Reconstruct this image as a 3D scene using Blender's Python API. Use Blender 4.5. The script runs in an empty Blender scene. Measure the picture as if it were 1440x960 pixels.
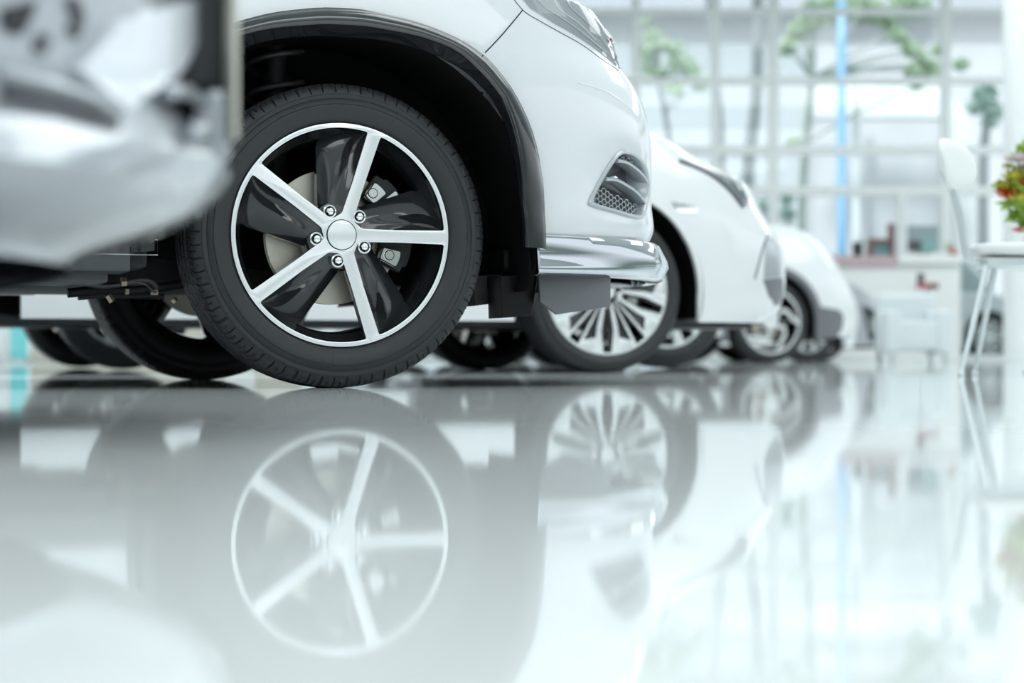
import bpy, bmesh, math, random
import numpy as np
from mathutils import Vector, Matrix
random.seed(7)
PI = math.pi
S = bpy.context.scene
COL = S.collection
R_ = math.radians

# ------------------------------------------------------------------ camera
FPX, CX, CY, HOR, CH = 2900.0, 720.0, 480.0, 498.0, 0.074
PITCH = math.atan((HOR - CY) / FPX)
cam_d = bpy.data.cameras.new('camera'); cam = bpy.data.objects.new('camera', cam_d); COL.objects.link(cam)
cam_d.sensor_width = 36.0; cam_d.lens = FPX / 1440 * 36
cam.location = (0, 0, CH); cam.rotation_euler = (PI/2 + PITCH, 0, 0)
cam_d.clip_start = 0.05; cam_d.clip_end = 300
cam_d.dof.use_dof = True; cam_d.dof.focus_distance = 4.5; cam_d.dof.aperture_fstop = 2.9
S.camera = cam
def ray(px, py):
    a, b = (px - CX) / FPX, (CY - py) / FPX
    c, s = math.cos(PITCH), math.sin(PITCH)
    return Vector((a, c - b*s, s + b*c))
def at(px, py, Y):
    d = ray(px, py); k = Y / d.y
    return Vector((d.x*k, Y, CH + d.z*k))
def project(p):
    c, s = math.cos(PITCH), math.sin(PITCH)
    y, z = p[1], p[2] - CH
    dep = y*c + z*s; up = -y*s + z*c
    return CX + FPX*p[0]/dep, CY - FPX*up/dep

# ------------------------------------------------------------------ materials
def principled(name, col, rough=.5, metal=0, coat=0, spec=.5, trans=0, ior=1.45, emit=None, es=0, noise=None, bump=None):
    m = bpy.data.materials.new(name); m.use_nodes = True
    nt = m.node_tree; b = nt.nodes['Principled BSDF']
    b.inputs['Base Color'].default_value = (*col, 1); b.inputs['Roughness'].default_value = rough
    b.inputs['Metallic'].default_value = metal; b.inputs['Coat Weight'].default_value = coat
    b.inputs['Coat Roughness'].default_value = .02
    b.inputs['Specular IOR Level'].default_value = spec; b.inputs['Transmission Weight'].default_value = trans
    b.inputs['IOR'].default_value = ior
    if emit: b.inputs['Emission Color'].default_value = (*emit, 1); b.inputs['Emission Strength'].default_value = es
    if noise:
        sc, amt = noise
        tc = nt.nodes.new('ShaderNodeTexCoord'); n = nt.nodes.new('ShaderNodeTexNoise'); n.inputs['Scale'].default_value = sc
        n.inputs['Detail'].default_value = 4
        mx = nt.nodes.new('ShaderNodeMix'); mx.data_type = 'RGBA'
        mx.inputs['A'].default_value = (*[c*(1-amt) for c in col], 1); mx.inputs['B'].default_value = (*[min(1, c*(1+amt)) for c in col], 1)
        nt.links.new(tc.outputs['Object'], n.inputs['Vector']); nt.links.new(n.outputs['Fac'], mx.inputs['Factor'])
        nt.links.new(mx.outputs['Result'], b.inputs['Base Color'])
    if bump:
        sc, st = bump
        tc = nt.nodes.new('ShaderNodeTexCoord'); n = nt.nodes.new('ShaderNodeTexNoise'); n.inputs['Scale'].default_value = sc
        bp = nt.nodes.new('ShaderNodeBump'); bp.inputs['Strength'].default_value = st; bp.inputs['Distance'].default_value = .001
        nt.links.new(tc.outputs['Object'], n.inputs['Vector']); nt.links.new(n.outputs['Fac'], bp.inputs['Height'])
        nt.links.new(bp.outputs['Normal'], b.inputs['Normal'])
    return m
M = {}
M['white_paint'] = principled('white_paint', (.78,.815,.84), .32, coat=1, noise=(90,.012))
M['white_paint2'] = principled('white_paint_pearl', (.82,.85,.865), .35, coat=1, noise=(90,.012))
M['silver_paint'] = principled('silver_paint', (.46,.49,.53), .3, metal=.55, coat=1, noise=(120,.03))
M['grey_paint'] = principled('grey_paint', (.45,.47,.50), .3, metal=.6, coat=1)
M['gloss_black'] = principled('gloss_black', (.012,.014,.016), .07, coat=1, spec=.7)
M['piano'] = principled('wheel_black_lacquer', (.014,.016,.018), .16, coat=.6, spec=.6)
M['rubber'] = principled('tire_rubber', (.021,.0235,.0265), .48, spec=.55, noise=(60,.12), bump=(260,.15))
M['plastic'] = principled('black_plastic', (.014,.015,.017), .55, noise=(40,.1))
M['liner'] = principled('wheel_arch_felt', (.006,.0065,.007), .85, spec=.2)
M['greyplastic'] = principled('grey_plastic', (.10,.108,.118), .38, noise=(30,.06))
M['deflector'] = principled('deflector_plastic', (.17,.18,.195), .42, noise=(30,.05))
M['bezel'] = principled('bezel_grey', (.47,.51,.54), .3, metal=.3, coat=.4)
M['sillgrey'] = principled('sill_plastic', (.055,.060,.066), .35, coat=.2)
M['machined'] = principled('machined_alloy', (.82,.84,.85), .27, metal=.75, noise=(200,.03))
M['chrome'] = principled('chrome', (.86,.88,.89), .05, metal=1)
M['lampsilver'] = principled('lamp_reflector', (.94,.96,.98), .25, metal=.1, coat=1)
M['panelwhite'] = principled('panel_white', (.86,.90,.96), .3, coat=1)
M['glasspale'] = principled('pale_tinted_glass', (.38,.46,.48), .08)
M['deepblack'] = principled('deep_black_plastic', (.004,.0045,.005), .35, spec=.25)
M['skirt'] = principled('polished_skirt', (.52,.55,.58), .04, metal=1)
M['rotor'] = principled('brake_disc_iron', (.60,.58,.49), .38, metal=.6, noise=(150,.06))
M['castgrey'] = principled('cast_metal', (.10,.105,.11), .5, metal=.6, noise=(60,.3))
M['castblack'] = principled('cast_black', (.012,.013,.015), .6)
M['glassdark'] = principled('tinted_glass', (.02,.03,.03), .03, coat=1)
M['white_plastic'] = principled('white_plastic', (.84,.87,.86), .35, noise=(20,.02))
M['chairwhite'] = principled('chair_white', (.80,.84,.83), .4, noise=(20,.02))
M['fabric_pale'] = principled('pale_upholstery', (.72,.78,.80), .8, noise=(40,.05))
M['steel'] = principled('painted_steel_tube', (.62,.68,.69), .3, metal=.5)
M['frame_white'] = principled('window_frame_white', (.86,.91,.91), .4, noise=(15,.02))
M['plaster'] = principled('plaster', (.80,.84,.85), .8, noise=(3,.03))
M['ceil'] = principled('ceiling_paint', (.85,.88,.88), .9, noise=(2,.02))
M['concrete'] = principled('concrete_ground', (.55,.58,.58), .9, noise=(4,.08))
M['bwall'] = principled('building_render', (.56,.60,.63), .9, noise=(1.2,.06))
M['bwall2'] = principled('building_render_pale', (.68,.69,.72), .9, noise=(1.5,.04))
M['bark'] = principled('bark', (.25,.28,.29), .9, noise=(12,.25))
M['barkg'] = principled('bark_mossy', (.26,.31,.28), .9, noise=(12,.25))
M['leaf'] = principled('leaf_green', (.40,.54,.36), .7, noise=(6,.2))
M['leafd'] = principled('leaf_bluegreen', (.34,.50,.44), .7, noise=(6,.2))
M['leafv'] = principled('leaf_vivid', (.33,.52,.07), .6, noise=(20,.3))
M['leafk'] = principled('leaf_dark', (.03,.14,.09), .6, noise=(20,.3))
M['petal_o'] = principled('petal_orange', (1,.20,.04), .5, noise=(20,.1))
M['petal_y'] = principled('petal_yellow', (.75,.75,.12), .5, noise=(20,.1))
M['petal_w'] = principled('petal_white', (.9,.82,.86), .5, noise=(20,.05))
M['petal_p'] = principled('petal_pink', (.85,.25,.35), .5, noise=(20,.1))
M['bluepost'] = principled('post_blue', (.30,.58,.86), .5, noise=(5,.05))
M['teal'] = principled('banner_teal', (.22,.70,.72), .5, noise=(2,.15))
M['beige'] = principled('beige_board', (.72,.70,.62), .7, noise=(4,.04))
M['brown'] = principled('brown_wood', (.22,.13,.12), .5, noise=(14,.3))
M['tealglass'] = principled('screen_teal', (.22,.42,.42), .3, noise=(4,.1))
M['screen'] = principled('screen_grey', (.28,.36,.38), .3, noise=(4,.1))
M['dark'] = principled('dark_plastic', (.03,.035,.04), .4, noise=(20,.1))
M['pinktop'] = principled('counter_top_rose', (.55,.42,.44), .4, noise=(10,.06))
M['red'] = principled('red_box', (.45,.10,.12), .5, noise=(10,.1))
M['pewter'] = principled('zinc_bolt', (.55,.45,.36), .35, metal=.8)

def glass_mat(name, tint=(1,1,1), rough=0):
    m = bpy.data.materials.new(name); m.use_nodes = True; nt = m.node_tree; nt.nodes.clear()
    o = nt.nodes.new('ShaderNodeOutputMaterial'); t = nt.nodes.new('ShaderNodeBsdfTransparent'); g = nt.nodes.new('ShaderNodeBsdfGlossy')
    f = nt.nodes.new('ShaderNodeFresnel'); mx = nt.nodes.new('ShaderNodeMixShader')
    t.inputs['Color'].default_value = (*tint, 1); g.inputs['Roughness'].default_value = rough; f.inputs['IOR'].default_value = 1.5
    nt.links.new(f.outputs[0], mx.inputs[0]); nt.links.new(t.outputs[0], mx.inputs[1]); nt.links.new(g.outputs[0], mx.inputs[2])
    nt.links.new(mx.outputs[0], o.inputs['Surface']); return m
M['pane'] = glass_mat('window_glass', (.95,.98,.98))
M['lens'] = glass_mat('headlight_lens', (.93,.97,.98))

def floor_mat():
    m = bpy.data.materials.new('polished_floor'); m.use_nodes = True; nt = m.node_tree; b = nt.nodes['Principled BSDF']
    b.inputs['Roughness'].default_value = .035; b.inputs['IOR'].default_value = 1.34
    tc = nt.nodes.new('ShaderNodeTexCoord')
    mp = nt.nodes.new('ShaderNodeMapping'); mp.inputs['Rotation'].default_value = (0, 0, R_(11.2))
    nt.links.new(tc.outputs['Object'], mp.inputs['Vector'])
    br = nt.nodes.new('ShaderNodeTexBrick'); br.offset = 0
    br.inputs['Scale'].default_value = 1; br.inputs['Mortar Size'].default_value = .0022; br.inputs['Mortar Smooth'].default_value = .2
    br.inputs['Brick Width'].default_value = 1.2; br.inputs['Row Height'].default_value = 1.2
    br.inputs['Color1'].default_value = (.86,.895,.90,1); br.inputs['Color2'].default_value = (.87,.905,.91,1); br.inputs['Mortar'].default_value = (.5,.53,.54,1)
    nt.links.new(mp.outputs[0], br.inputs['Vector'])
    nt.links.new(br.outputs['Color'], b.inputs['Base Color'])
    b.inputs['Specular IOR Level'].default_value = 0; b.inputs['Roughness'].default_value = 1
    gl = nt.nodes.new('ShaderNodeBsdfGlossy'); gl.inputs['Roughness'].default_value = .035; gl.inputs['Color'].default_value = (.96,.985,.99,1)
    fr = nt.nodes.new('ShaderNodeFresnel'); fr.inputs['IOR'].default_value = 1.28
    ma = nt.nodes.new('ShaderNodeMath'); ma.operation = 'MULTIPLY_ADD'; ma.inputs[1].default_value = .88; ma.inputs[2].default_value = .03
    mx = nt.nodes.new('ShaderNodeMixShader'); nt.links.new(fr.outputs[0], ma.inputs[0]); nt.links.new(ma.outputs[0], mx.inputs[0])
    nt.links.new(b.outputs[0], mx.inputs[1]); nt.links.new(gl.outputs[0], mx.inputs[2]); nt.links.new(mx.outputs[0], nt.nodes['Material Output'].inputs['Surface'])
    n = nt.nodes.new('ShaderNodeTexNoise'); n.inputs['Scale'].default_value = 9; n.inputs['Detail'].default_value = 2
    bp = nt.nodes.new('ShaderNodeBump'); bp.inputs['Strength'].default_value = .35; bp.inputs['Distance'].default_value = .0006
    nt.links.new(tc.outputs['Object'], n.inputs['Vector']); nt.links.new(n.outputs['Fac'], bp.inputs['Height'])
    nt.links.new(bp.outputs['Normal'], gl.inputs['Normal'])
    return m
M['floor'] = floor_mat()
def roof_mat():
    m = principled('roof_tiles', (.4,.42,.46), .8); nt = m.node_tree; b = nt.nodes['Principled BSDF']
    tc = nt.nodes.new('ShaderNodeTexCoord'); w = nt.nodes.new('ShaderNodeTexWave'); w.inputs['Scale'].default_value = 2.2; w.inputs['Distortion'].default_value = 2
    w.bands_direction = 'DIAGONAL'
    cr = nt.nodes.new('ShaderNodeValToRGB'); cr.color_ramp.elements[0].color = (.24,.26,.30,1); cr.color_ramp.elements[1].color = (.50,.52,.55,1)
    nt.links.new(tc.outputs['Object'], w.inputs['Vector']); nt.links.new(w.outputs['Fac'], cr.inputs['Fac']); nt.links.new(cr.outputs['Color'], b.inputs['Base Color'])
    return m
M['roof'] = roof_mat()

# ------------------------------------------------------------------ object helpers
def link_mesh(name, me, mats, parent=None, loc=None, smooth=True):
    for mm in (mats if isinstance(mats, (list, tuple)) else [mats]): me.materials.append(M[mm] if isinstance(mm, str) else mm)
    if smooth: me.shade_smooth()
    o = bpy.data.objects.new(name, me); COL.objects.link(o)
    if parent: o.parent = parent
    if loc is not None: o.location = loc
    return o
def obj(name, bm, mats, parent=None, loc=None, smooth=False, angle=None):
    me = bpy.data.meshes.new(name); bmesh.ops.recalc_face_normals(bm, faces=bm.faces) if not smooth == 'keep' else None
    if angle is not None:
        for e in bm.edges:
            if len(e.link_faces) == 2: e.smooth = e.calc_face_angle(0) < angle
    bm.to_mesh(me); bm.free()
    return link_mesh(name, me, mats, parent, loc, bool(smooth))
def empty(name, loc=(0,0,0), rz=0, parent=None):
    o = bpy.data.objects.new(name, None); COL.objects.link(o); o.location = loc; o.rotation_euler = (0,0,rz); o.empty_display_size = .1
    if parent: o.parent = parent
    return o
def tag(o, label, cat, group=None, kind=None):
    o['label'] = label; o['category'] = cat
    if group: o['group'] = group
    if kind: o['kind'] = kind
    return o
def struct(o): o['kind'] = 'structure'; return o
def box(bm, lo, hi, bev=0, mi=0, seg=2):
    v = [bm.verts.new((x,y,z)) for x in (lo[0],hi[0]) for y in (lo[1],hi[1]) for z in (lo[2],hi[2])]
    fs = [bm.faces.new([v[i] for i in q]) for q in ((0,1,3,2),(4,6,7,5),(0,4,5,1),(2,3,7,6),(0,2,6,4),(1,5,7,3))]
    for f in fs: f.material_index = mi
    if bev:
        es = list({e for f in fs for e in f.edges})
        r = bmesh.ops.bevel(bm, geom=es, offset=bev, segments=seg, profile=.5, affect='EDGES')
        for f in r['faces']: f.material_index = mi
def tube(bm, pts, rad, seg=10, closed=False, mi=0, caps=True, squash=None):
    pts = [Vector(p) for p in pts]; n = len(pts); rings = []
    rad = rad if isinstance(rad, (list, tuple)) else [rad]*n
    up = Vector((0,0,1))
    prev = None
    for i, p in enumerate(pts):
        a = pts[(i-1) % n] if (closed or i > 0) else p; b = pts[(i+1) % n] if (closed or i < n-1) else p
        t = (b - a).normalized()
        if prev is None:
            s = t.cross(up)
            if s.length < .05: s = t.cross(Vector((1,0,0)))
        else: s = prev - t*prev.dot(t)
        s.normalize(); prev = s; q = s.cross(t)
        k1, k2 = (1,1) if squash is None else squash
        rings.append([bm.verts.new(p + s*(rad[i]*k1*math.cos(2*PI*j/seg)) + q*(rad[i]*k2*math.sin(2*PI*j/seg))) for j in range(seg)])
    m = n if closed else n-1
    for i in range(m):
        A, B = rings[i], rings[(i+1) % n]
        for j in range(seg):
            f = bm.faces.new((A[j], A[(j+1)%seg], B[(j+1)%seg], B[j])); f.material_index = mi
    if caps and not closed:
        for r in (rings[0][::-1], rings[-1]):
            f = bm.faces.new(r); f.material_index = mi
def lathe(bm, prof, seg, mi=0, axis='y', origin=(0,0,0), closed=False):
    """prof: list of (r, h[, mat]) revolved round the axis."""
    ox, oy, oz = origin; rings = []
    for pr in prof:
        r, h = pr[0], pr[1]; ring = []
        for j in range(seg):
            a = 2*PI*j/seg
            if axis == 'y': co = (ox + r*math.cos(a), oy + h, oz + r*math.sin(a))
            else: co = (ox + r*math.cos(a), oy + r*math.sin(a), oz + h)
            ring.append(bm.verts.new(co))
            if r < 1e-6: ring = [ring[0]]*seg; break
        rings.append(ring)
    n = len(prof); m = n if closed else n-1
    for i in range(m):
        A, B = rings[i], rings[(i+1) % n]
        k = prof[i][2] if len(prof[i]) > 2 else mi
        for j in range(seg):
            q = []
            for v in (A[j], A[(j+1)%seg], B[(j+1)%seg], B[j]):
                if v not in q: q.append(v)
            if len(q) > 2:
                f = bm.faces.new(q); f.material_index = k
def catmull(pts, n=8, closed=False):
    pts = [Vector(p) for p in pts]; out = []; N = len(pts)
    rng = range(N) if closed else range(N-1)
    for i in rng:
        p0 = pts[(i-1) % N] if (closed or i > 0) else pts[i]; p1 = pts[i]; p2 = pts[(i+1) % N]; p3 = pts[(i+2) % N] if (closed or i < N-2) else p2
        for k in range(n):
            t = k/n
            out.append(.5*((2*p1) + (p2-p0)*t + (2*p0-5*p1+4*p2-p3)*t*t + (3*p1-p0-3*p2+p3)*t**3))
    if not closed: out.append(pts[-1])
    return out
def round_poly(pts, r, n=6):
    out = []; N = len(pts)
    for i in range(N):
        p = Vector(pts[i]); a = Vector(pts[i-1]); b = Vector(pts[(i+1)%N])
        rr = r[i] if isinstance(r, (list, tuple)) else r
        d1 = (a-p); d2 = (b-p); l1, l2 = d1.length, d2.length; d1.normalize(); d2.normalize()
        ang = d1.angle(d2); t = min(rr/math.tan(ang/2), .48*l1, .48*l2) if rr > 0 else 0
        if t < 1e-6: out.append(p); continue
        A = p + d1*t; B = p + d2*t
        for k in range(n+1):
            s = k/n; out.append(A*(1-s)**2 + p*2*s*(1-s) + B*s*s)
    return out
def plate2d(outer, holes, depth, bevel=0):
    """solid plate from 2D outlines: returns a mesh in x,z with its face at y=0 looking to -y and its back at y=depth."""
    cu = bpy.data.curves.new('tmp', 'CURVE'); cu.dimensions = '2D'; cu.fill_mode = 'BOTH'
    for pl in [outer] + holes:
        sp = cu.splines.new('POLY'); sp.points.add(len(pl)-1)
        for i, p in enumerate(pl): sp.points[i].co = (p[0], p[1], 0, 1)
        sp.use_cyclic_u = True
    cu.extrude = depth/2 - bevel; cu.bevel_depth = bevel; cu.bevel_resolution = 1; cu.offset = -bevel
    o = bpy.data.objects.new('tmp', cu); COL.objects.link(o)
    dg = bpy.context.evaluated_depsgraph_get(); me = bpy.data.meshes.new_from_object(o.evaluated_get(dg))
    bpy.data.objects.remove(o)
    bm = bmesh.new(); bm.from_mesh(me); bpy.data.meshes.remove(me)
    for f in bm.faces: f.material_index = 0
    bmesh.ops.remove_doubles(bm, verts=bm.verts, dist=1e-6)
    for v in bm.verts:
        x, y, z = v.co; v.co = (x, depth/2 - z, y)
    bmesh.ops.recalc_face_normals(bm, faces=bm.faces)
    return bm
def merge(dst, src):
    me = bpy.data.meshes.new('t'); src.to_mesh(me); src.free(); dst.from_mesh(me); bpy.data.meshes.remove(me)

# ------------------------------------------------------------------ wheels
def tire_bm(R, rb, W, seg, detail):
    """outer sidewall at y~0, tread towards +y"""
    sh = R - .030
    prof = [(rb-.004, .016), (rb+.001, .006), (rb+.010, -.001), (rb+.022, -.0050), (rb+.034, -.0075)]
    for k in range(1, 8):
        t = k/8; r = rb+.034 + (sh-.006-rb-.034)*t
        prof.append((r, -.0075 + .0095*t*t))
    # fine raised ribs on the sidewall
    p2 = []
    for r, y in prof: p2.append((r, y))
    def yat(r):
        rs = [p[0] for p in prof]; return float(np.interp(r, rs, [p[1] for p in prof]))
    if detail:
        for rr in (rb+.0395, rb+.062, sh-.008):
            for d, h in ((-.0012,0), (-.0005,-.0008), (.0005,-.0008), (.0012,0)):
                p2.append((rr+d, yat(rr+d)+h))
        p2.sort()
    prof = p2
    # shoulder then tread
    arc = []
    for k in range(0, 8):
        a = k/7*R_(72)
        arc.append((sh-.006+.033*math.sin(a)*1.0, .002 + .030*(1-math.cos(a))))
    top = R
    e = arc[-1]
    ntr = 44 if detail else 14
    tr = []
    for k in range(1, ntr):
        y = e[1] + (W - 2*e[1])*k/ntr; u = (y-W/2)/(W/2)
        tr.append((top - .005*u*u + (-.0 if True else 0), y))
    arc = [(min(r, top-.0035), y) for r, y in arc]
    full = prof + arc + tr + [(r, W-y) for r, y in arc[::-1]] + [(r, W-y) for r, y in prof[::-1]]
    bm = bmesh.new(); lathe(bm, full, seg)
    nP = len(full)
    if detail:
        vs = list(bm.verts); i = 0
        per = 2*PI/70
        for k, (r, y) in enumerate(full):
            for j in range(seg):
                v = vs[k*seg + j]; a = 2*PI*j/seg
                d = 0
                if r > sh+.008 and .001 < y < W-.001:
                    for gy in (.058, .094, .130, .166):
                        if abs(y-gy) < .0045: d = .007
                    if y < .052 or y > W-.052:
                        yy = y if y < W/2 else W-y
                        off = .55*per*(max(0, yy-.008)/.04)**2
                        ph = ((a + off) % per)/per
                        if ph < .085 and yy > .006: d = max(d, .0055)
                        if .5 < ph < .545 and yy > .012: d = max(d, .0035)
                        if ph < .07 and yy <= .012: d = max(d, .0022)
                    elif ((a*1.0 + y*3) % (per)) / per < .07: d = max(d, .003)
                elif k < len(prof) and rb+.012 < r < rb+.041:
                    t = (a/(2*PI)*9 + .35) % 1
                    if t < .006: v.co.y -= .0009
                if d:
                    rr = r - d; v.co.x = rr*math.cos(a); v.co.z = rr*math.sin(a)
    bmesh.ops.recalc_face_normals(bm, faces=bm.faces)
    return bm
def windows(n, win):
    return [[(p[0]*math.cos(a)-p[1]*math.sin(a), p[0]*math.sin(a)+p[1]*math.cos(a)) for p in win] for a in [2*PI*k/n for k in range(n)]]
def circ(r, n=96, cx=0, cy=0): return [(cx+r*math.cos(2*PI*k/n), cy+r*math.sin(2*PI*k/n)) for k in range(n)]
def arcpts(r, a0, a1, n): return [(r*math.cos(a0+(a1-a0)*k/n), r*math.sin(a0+(a1-a0)*k/n)) for k in range(n+1)]
def finish_face(bm, bright_ok=None):
    for f in bm.faces:
        n = f.normal
        f.material_index = 0 if n.y < -.55 and (bright_ok is None or bright_ok(f.calc_center_median())) else 1
def rim_blade(Ro):
    """five straight machined spokes, each with a black twisted blade on one side"""
    Ri = Ro - .0105; w = .0148
    d72 = R_(72)
    L1 = lambda s, wd=w: (s, wd)
    def L2(s, wd=w): return (s*math.cos(d72)+wd*math.sin(d72), s*math.sin(d72)-wd*math.cos(d72))
    a1 = math.asin((w*1.05)/Ri); a2 = d72 - math.asin((w*1.05)/Ri)
    win = [L1(.046), L1(.12, w*.92)] + arcpts(Ri, a1, a2, 24) + [L2(.12, w*.92), L2(.038)]
    rad = [.014, 0] + [.007] + [0]*23 + [.007] + [0, .013]
    win = [(p.x, p.y) for p in round_poly([Vector(p) for p in win], rad, 5)]
    bm = plate2d(circ(Ro, 180), windows(5, win) + [circ(.0338, 48)], .026, .0012)
    finish_face(bm)
    # barrel and inner lip
    prof = [(Ro-.0005, .004,1), (Ro+.003, .006,1), (Ro+.003, .012,1), (Ro-.002, .020,1)]
    lathe(bm, prof, 128, 1)
    lathe(bm, [(Ri-.001, .010), (Ri-.004, .024), (Ri-.016, .040), (Ri-.022, .060), (Ri-.024, .12), (Ri-.018, .185), (Ri-.006, .20), (Ri+.006, .205), (Ri-.004,.19), (Ri-.010,.12), (Ri-.010, .05), (Ro-.002,.03)], 128, 1)
    # hub body behind the face
    lathe(bm, [(0.078, .022), (0.082, .05), (.074, .075), (.0, .076)], 64, 1)
    # black backing pad that carries the nuts
    lathe(bm, [(0, .008), (.036, .008), (.060, .012), (.074, .016), (.078, .024)], 64, 1)
    # blades
    for k in range(5):
        ph = d72*k
        nr, nt = 44, 14; g = []
        for i in range(nr+1):
            s = .046 + (Ri+.002-.046)*i/nr
            row = []
            # free edge distance from spoke axis
            # straight free edge from (.034,.066) to the tip (.176,.108), then back to the rim end
            tipx, tipy = .172, .106
            if s < tipx: h = .060 + (tipy-.060)*max(0, (s-.034))/(tipx-.034)
            else:
                q = (s-tipx)/(Ri+.002-tipx); h = w*.9 + (tipy-w*.9)*(1-q**3.2)
            h = min(h, math.sqrt(max(1e-6, (Ri+.001)**2 - min(s, Ri)**2)) if s < Ri else w)
            h = max(h, w*.8)
            for j in range(nt+1):
                t = j/nt; v = w*.8 + (h-w*.8)*t
                wide = (h-w)/.09
                q2 = min(1, max(0, (s-.06)/.12))
                # crease: concave scoop next to the spoke, ridge, then falling free edge
                ridge = .52 - .12*q2
                if t < ridge: dep = .004 + .020*math.sin(PI*t/ridge)*q2*min(1,wide) + .006*(t/ridge)
                else: dep = .010 + .034*((t-ridge)/(1-ridge))**1.25*min(1,wide)
                dep += .004
                row.append((s, dep, v))
            g.append(row)
        ca, sa = math.cos(ph), math.sin(ph)
        vs = [[bm.verts.new((x*ca - z*sa, y, x*sa + z*ca)) for x, y, z in row] for row in g]
        bk = [bm.verts.new((row[-1][0]*ca-row[-1][2]*sa, .062, row[-1][0]*sa+row[-1][2]*ca)) for row in g]
        for i in range(nr):
            for j in range(nt):
                f = bm.faces.new((vs[i][j], vs[i+1][j], vs[i+1][j+1], vs[i][j+1])); f.material_index = 1
            f = bm.faces.new((vs[i][nt], vs[i+1][nt], bk[i+1], bk[i])); f.material_index = 1
    return bm
def rim_vee(Ro):
    """ten paired spokes: slim legs and broad boomerang facets, on a black wheel"""
    bm = plate2d(circ(Ro, 120), [circ(Ro-.011, 96)], .02, .001); finish_face(bm)
    lathe(bm, [(Ro-.0005, .004), (Ro+.003, .006), (Ro-.002, .02)], 96, 1)
    Ri = Ro-.011
    lathe(bm, [(Ri, .008), (Ri-.012, .03), (Ri-.02, .06), (Ri-.02, .19), (Ri+.004, .20)], 96, 1)
    lathe(bm, [(0, -.001), (.030, -.001), (.031,.004), (.070, .008), (.074, .05), (0, .055)], 64, 1)
    def poly(pts, dep, y0=0, mi=0):
        b = plate2d(pts, [], dep, .0008); finish_face(b)
        for f in b.faces:
            if mi: f.material_index = 1
        for v in b.verts: v.co.y += y0
        merge(bm, b)
    def P(r, a): return (r*math.cos(a), r*math.sin(a))
    for k in range(5):
        c = R_(72*k + 18)
        for sg in (1, -1):
            A = lambda d: c + sg*R_(d)
            poly([P(.050, A(3)), P(.060, A(8)), P(Ri+.002, A(8.6)), P(Ri+.002, A(5.4))][::sg], .024)      # slim leg
            poly([P(.055, A(15)), P(.058, A(25)), P(.165, A(27)), P(Ri+.002, A(32)), P(Ri+.002, A(22)), P(.150, A(19))][::sg], .024); poly([P(Ri+.002, A(6)), P(.228, A(7.5)), P(.196, A(21)), P(Ri-.02, A(27)), P(Ri+.002, A(26))][::sg], .024, .0006)  # boomerang facet
            poly([P(.045, A(0)), P(.05, A(30)), P(.15,A(30)), P(Ri, A(34)), P(Ri, A(4.5)), P(.12, A(6))][::sg], .02, .012, 1)
    return bm
def rim_scroll(Ro):
    """five curling S-shaped silver spokes"""
    bm = plate2d(circ(Ro, 120), [circ(Ro-.020, 96)], .02, .001); finish_face(bm)
    Ri = Ro-.020
    lathe(bm, [(Ro-.0005, .004), (Ro+.003, .006), (Ro-.002, .02)], 96, 1)
    lathe(bm, [(Ri, .008), (Ri-.012, .03), (Ri-.014, .06), (Ri-.014, .19), (Ri+.008, .20)], 96, 1)
    lathe(bm, [(0, .0), (.045, .002), (.065, .010), (.070, .05), (0, .055)], 64, 0)
    for k in range(5):
        c = R_(72*k + 26)
        mid = [(.05, 0), (.085, 14), (.125, 20), (.165, 4), (.195, -18), (Ri+.01, -30)]
        path = catmull([Vector((r*math.cos(c+R_(a)), r*math.sin(c+R_(a)), 0)) for r, a in mid], 6)
        lft, rgt = [], []
        for i, p in enumerate(path):
            t = (path[min(i+1, len(path)-1)] - path[max(i-1, 0)]).normalized(); n = Vector((-t.y, t.x, 0)); wd = .0125 + .006*i/len(path)
            lft.append(tuple((p+n*wd)[:2])); rgt.append(tuple((p-n*wd)[:2]))
        b = plate2d(lft + rgt[::-1], [], .03, .003); finish_face(b); merge(bm, b)
    return bm
def rim_plain(Ro):
    """five broad twin spokes"""
    Ri = Ro-.014
    win = [(.075,.018)] + arcpts(Ri, R_(7), R_(25), 10) + [(.075*math.cos(R_(32)), .075*math.sin(R_(32)))]
    win2 = [(.07*math.cos(R_(46)), .07*math.sin(R_(46)))] + arcpts(Ri, R_(36), R_(64), 12) + [(.07*math.cos(R_(62)), .07*math.sin(R_(62)))]
    rp = lambda w: [(p.x, p.y) for p in round_poly([Vector(p) for p in w], [.006]*len(w), 3)]
    bm = plate2d(circ(Ro, 96), windows(5, rp(win)) + windows(5, rp(win2)), .03, .0015); finish_face(bm)
    lathe(bm, [(Ro-.0005, .004), (Ro+.003, .006), (Ro-.002, .02)], 96, 1)
    lathe(bm, [(Ri, .008), (Ri-.012, .03), (Ri-.014, .06), (Ri-.014, .19), (Ri+.004, .20)], 96, 1)
    lathe(bm, [(.07, .02), (.075, .05), (0, .055)], 48, 1)
    return bm
def mesh_of(bm, name, mats, angle=R_(32)):
    me = bpy.data.meshes.new(name)
    bm.normal_update()
    for e in bm.edges:
        if len(e.link_faces) == 2: e.smooth = e.calc_face_angle(0) < angle
    bm.to_mesh(me); bm.free()
    for m in mats: me.materials.append(M[m])
    for p in me.polygons: p.use_smooth = True
    return me
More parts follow.
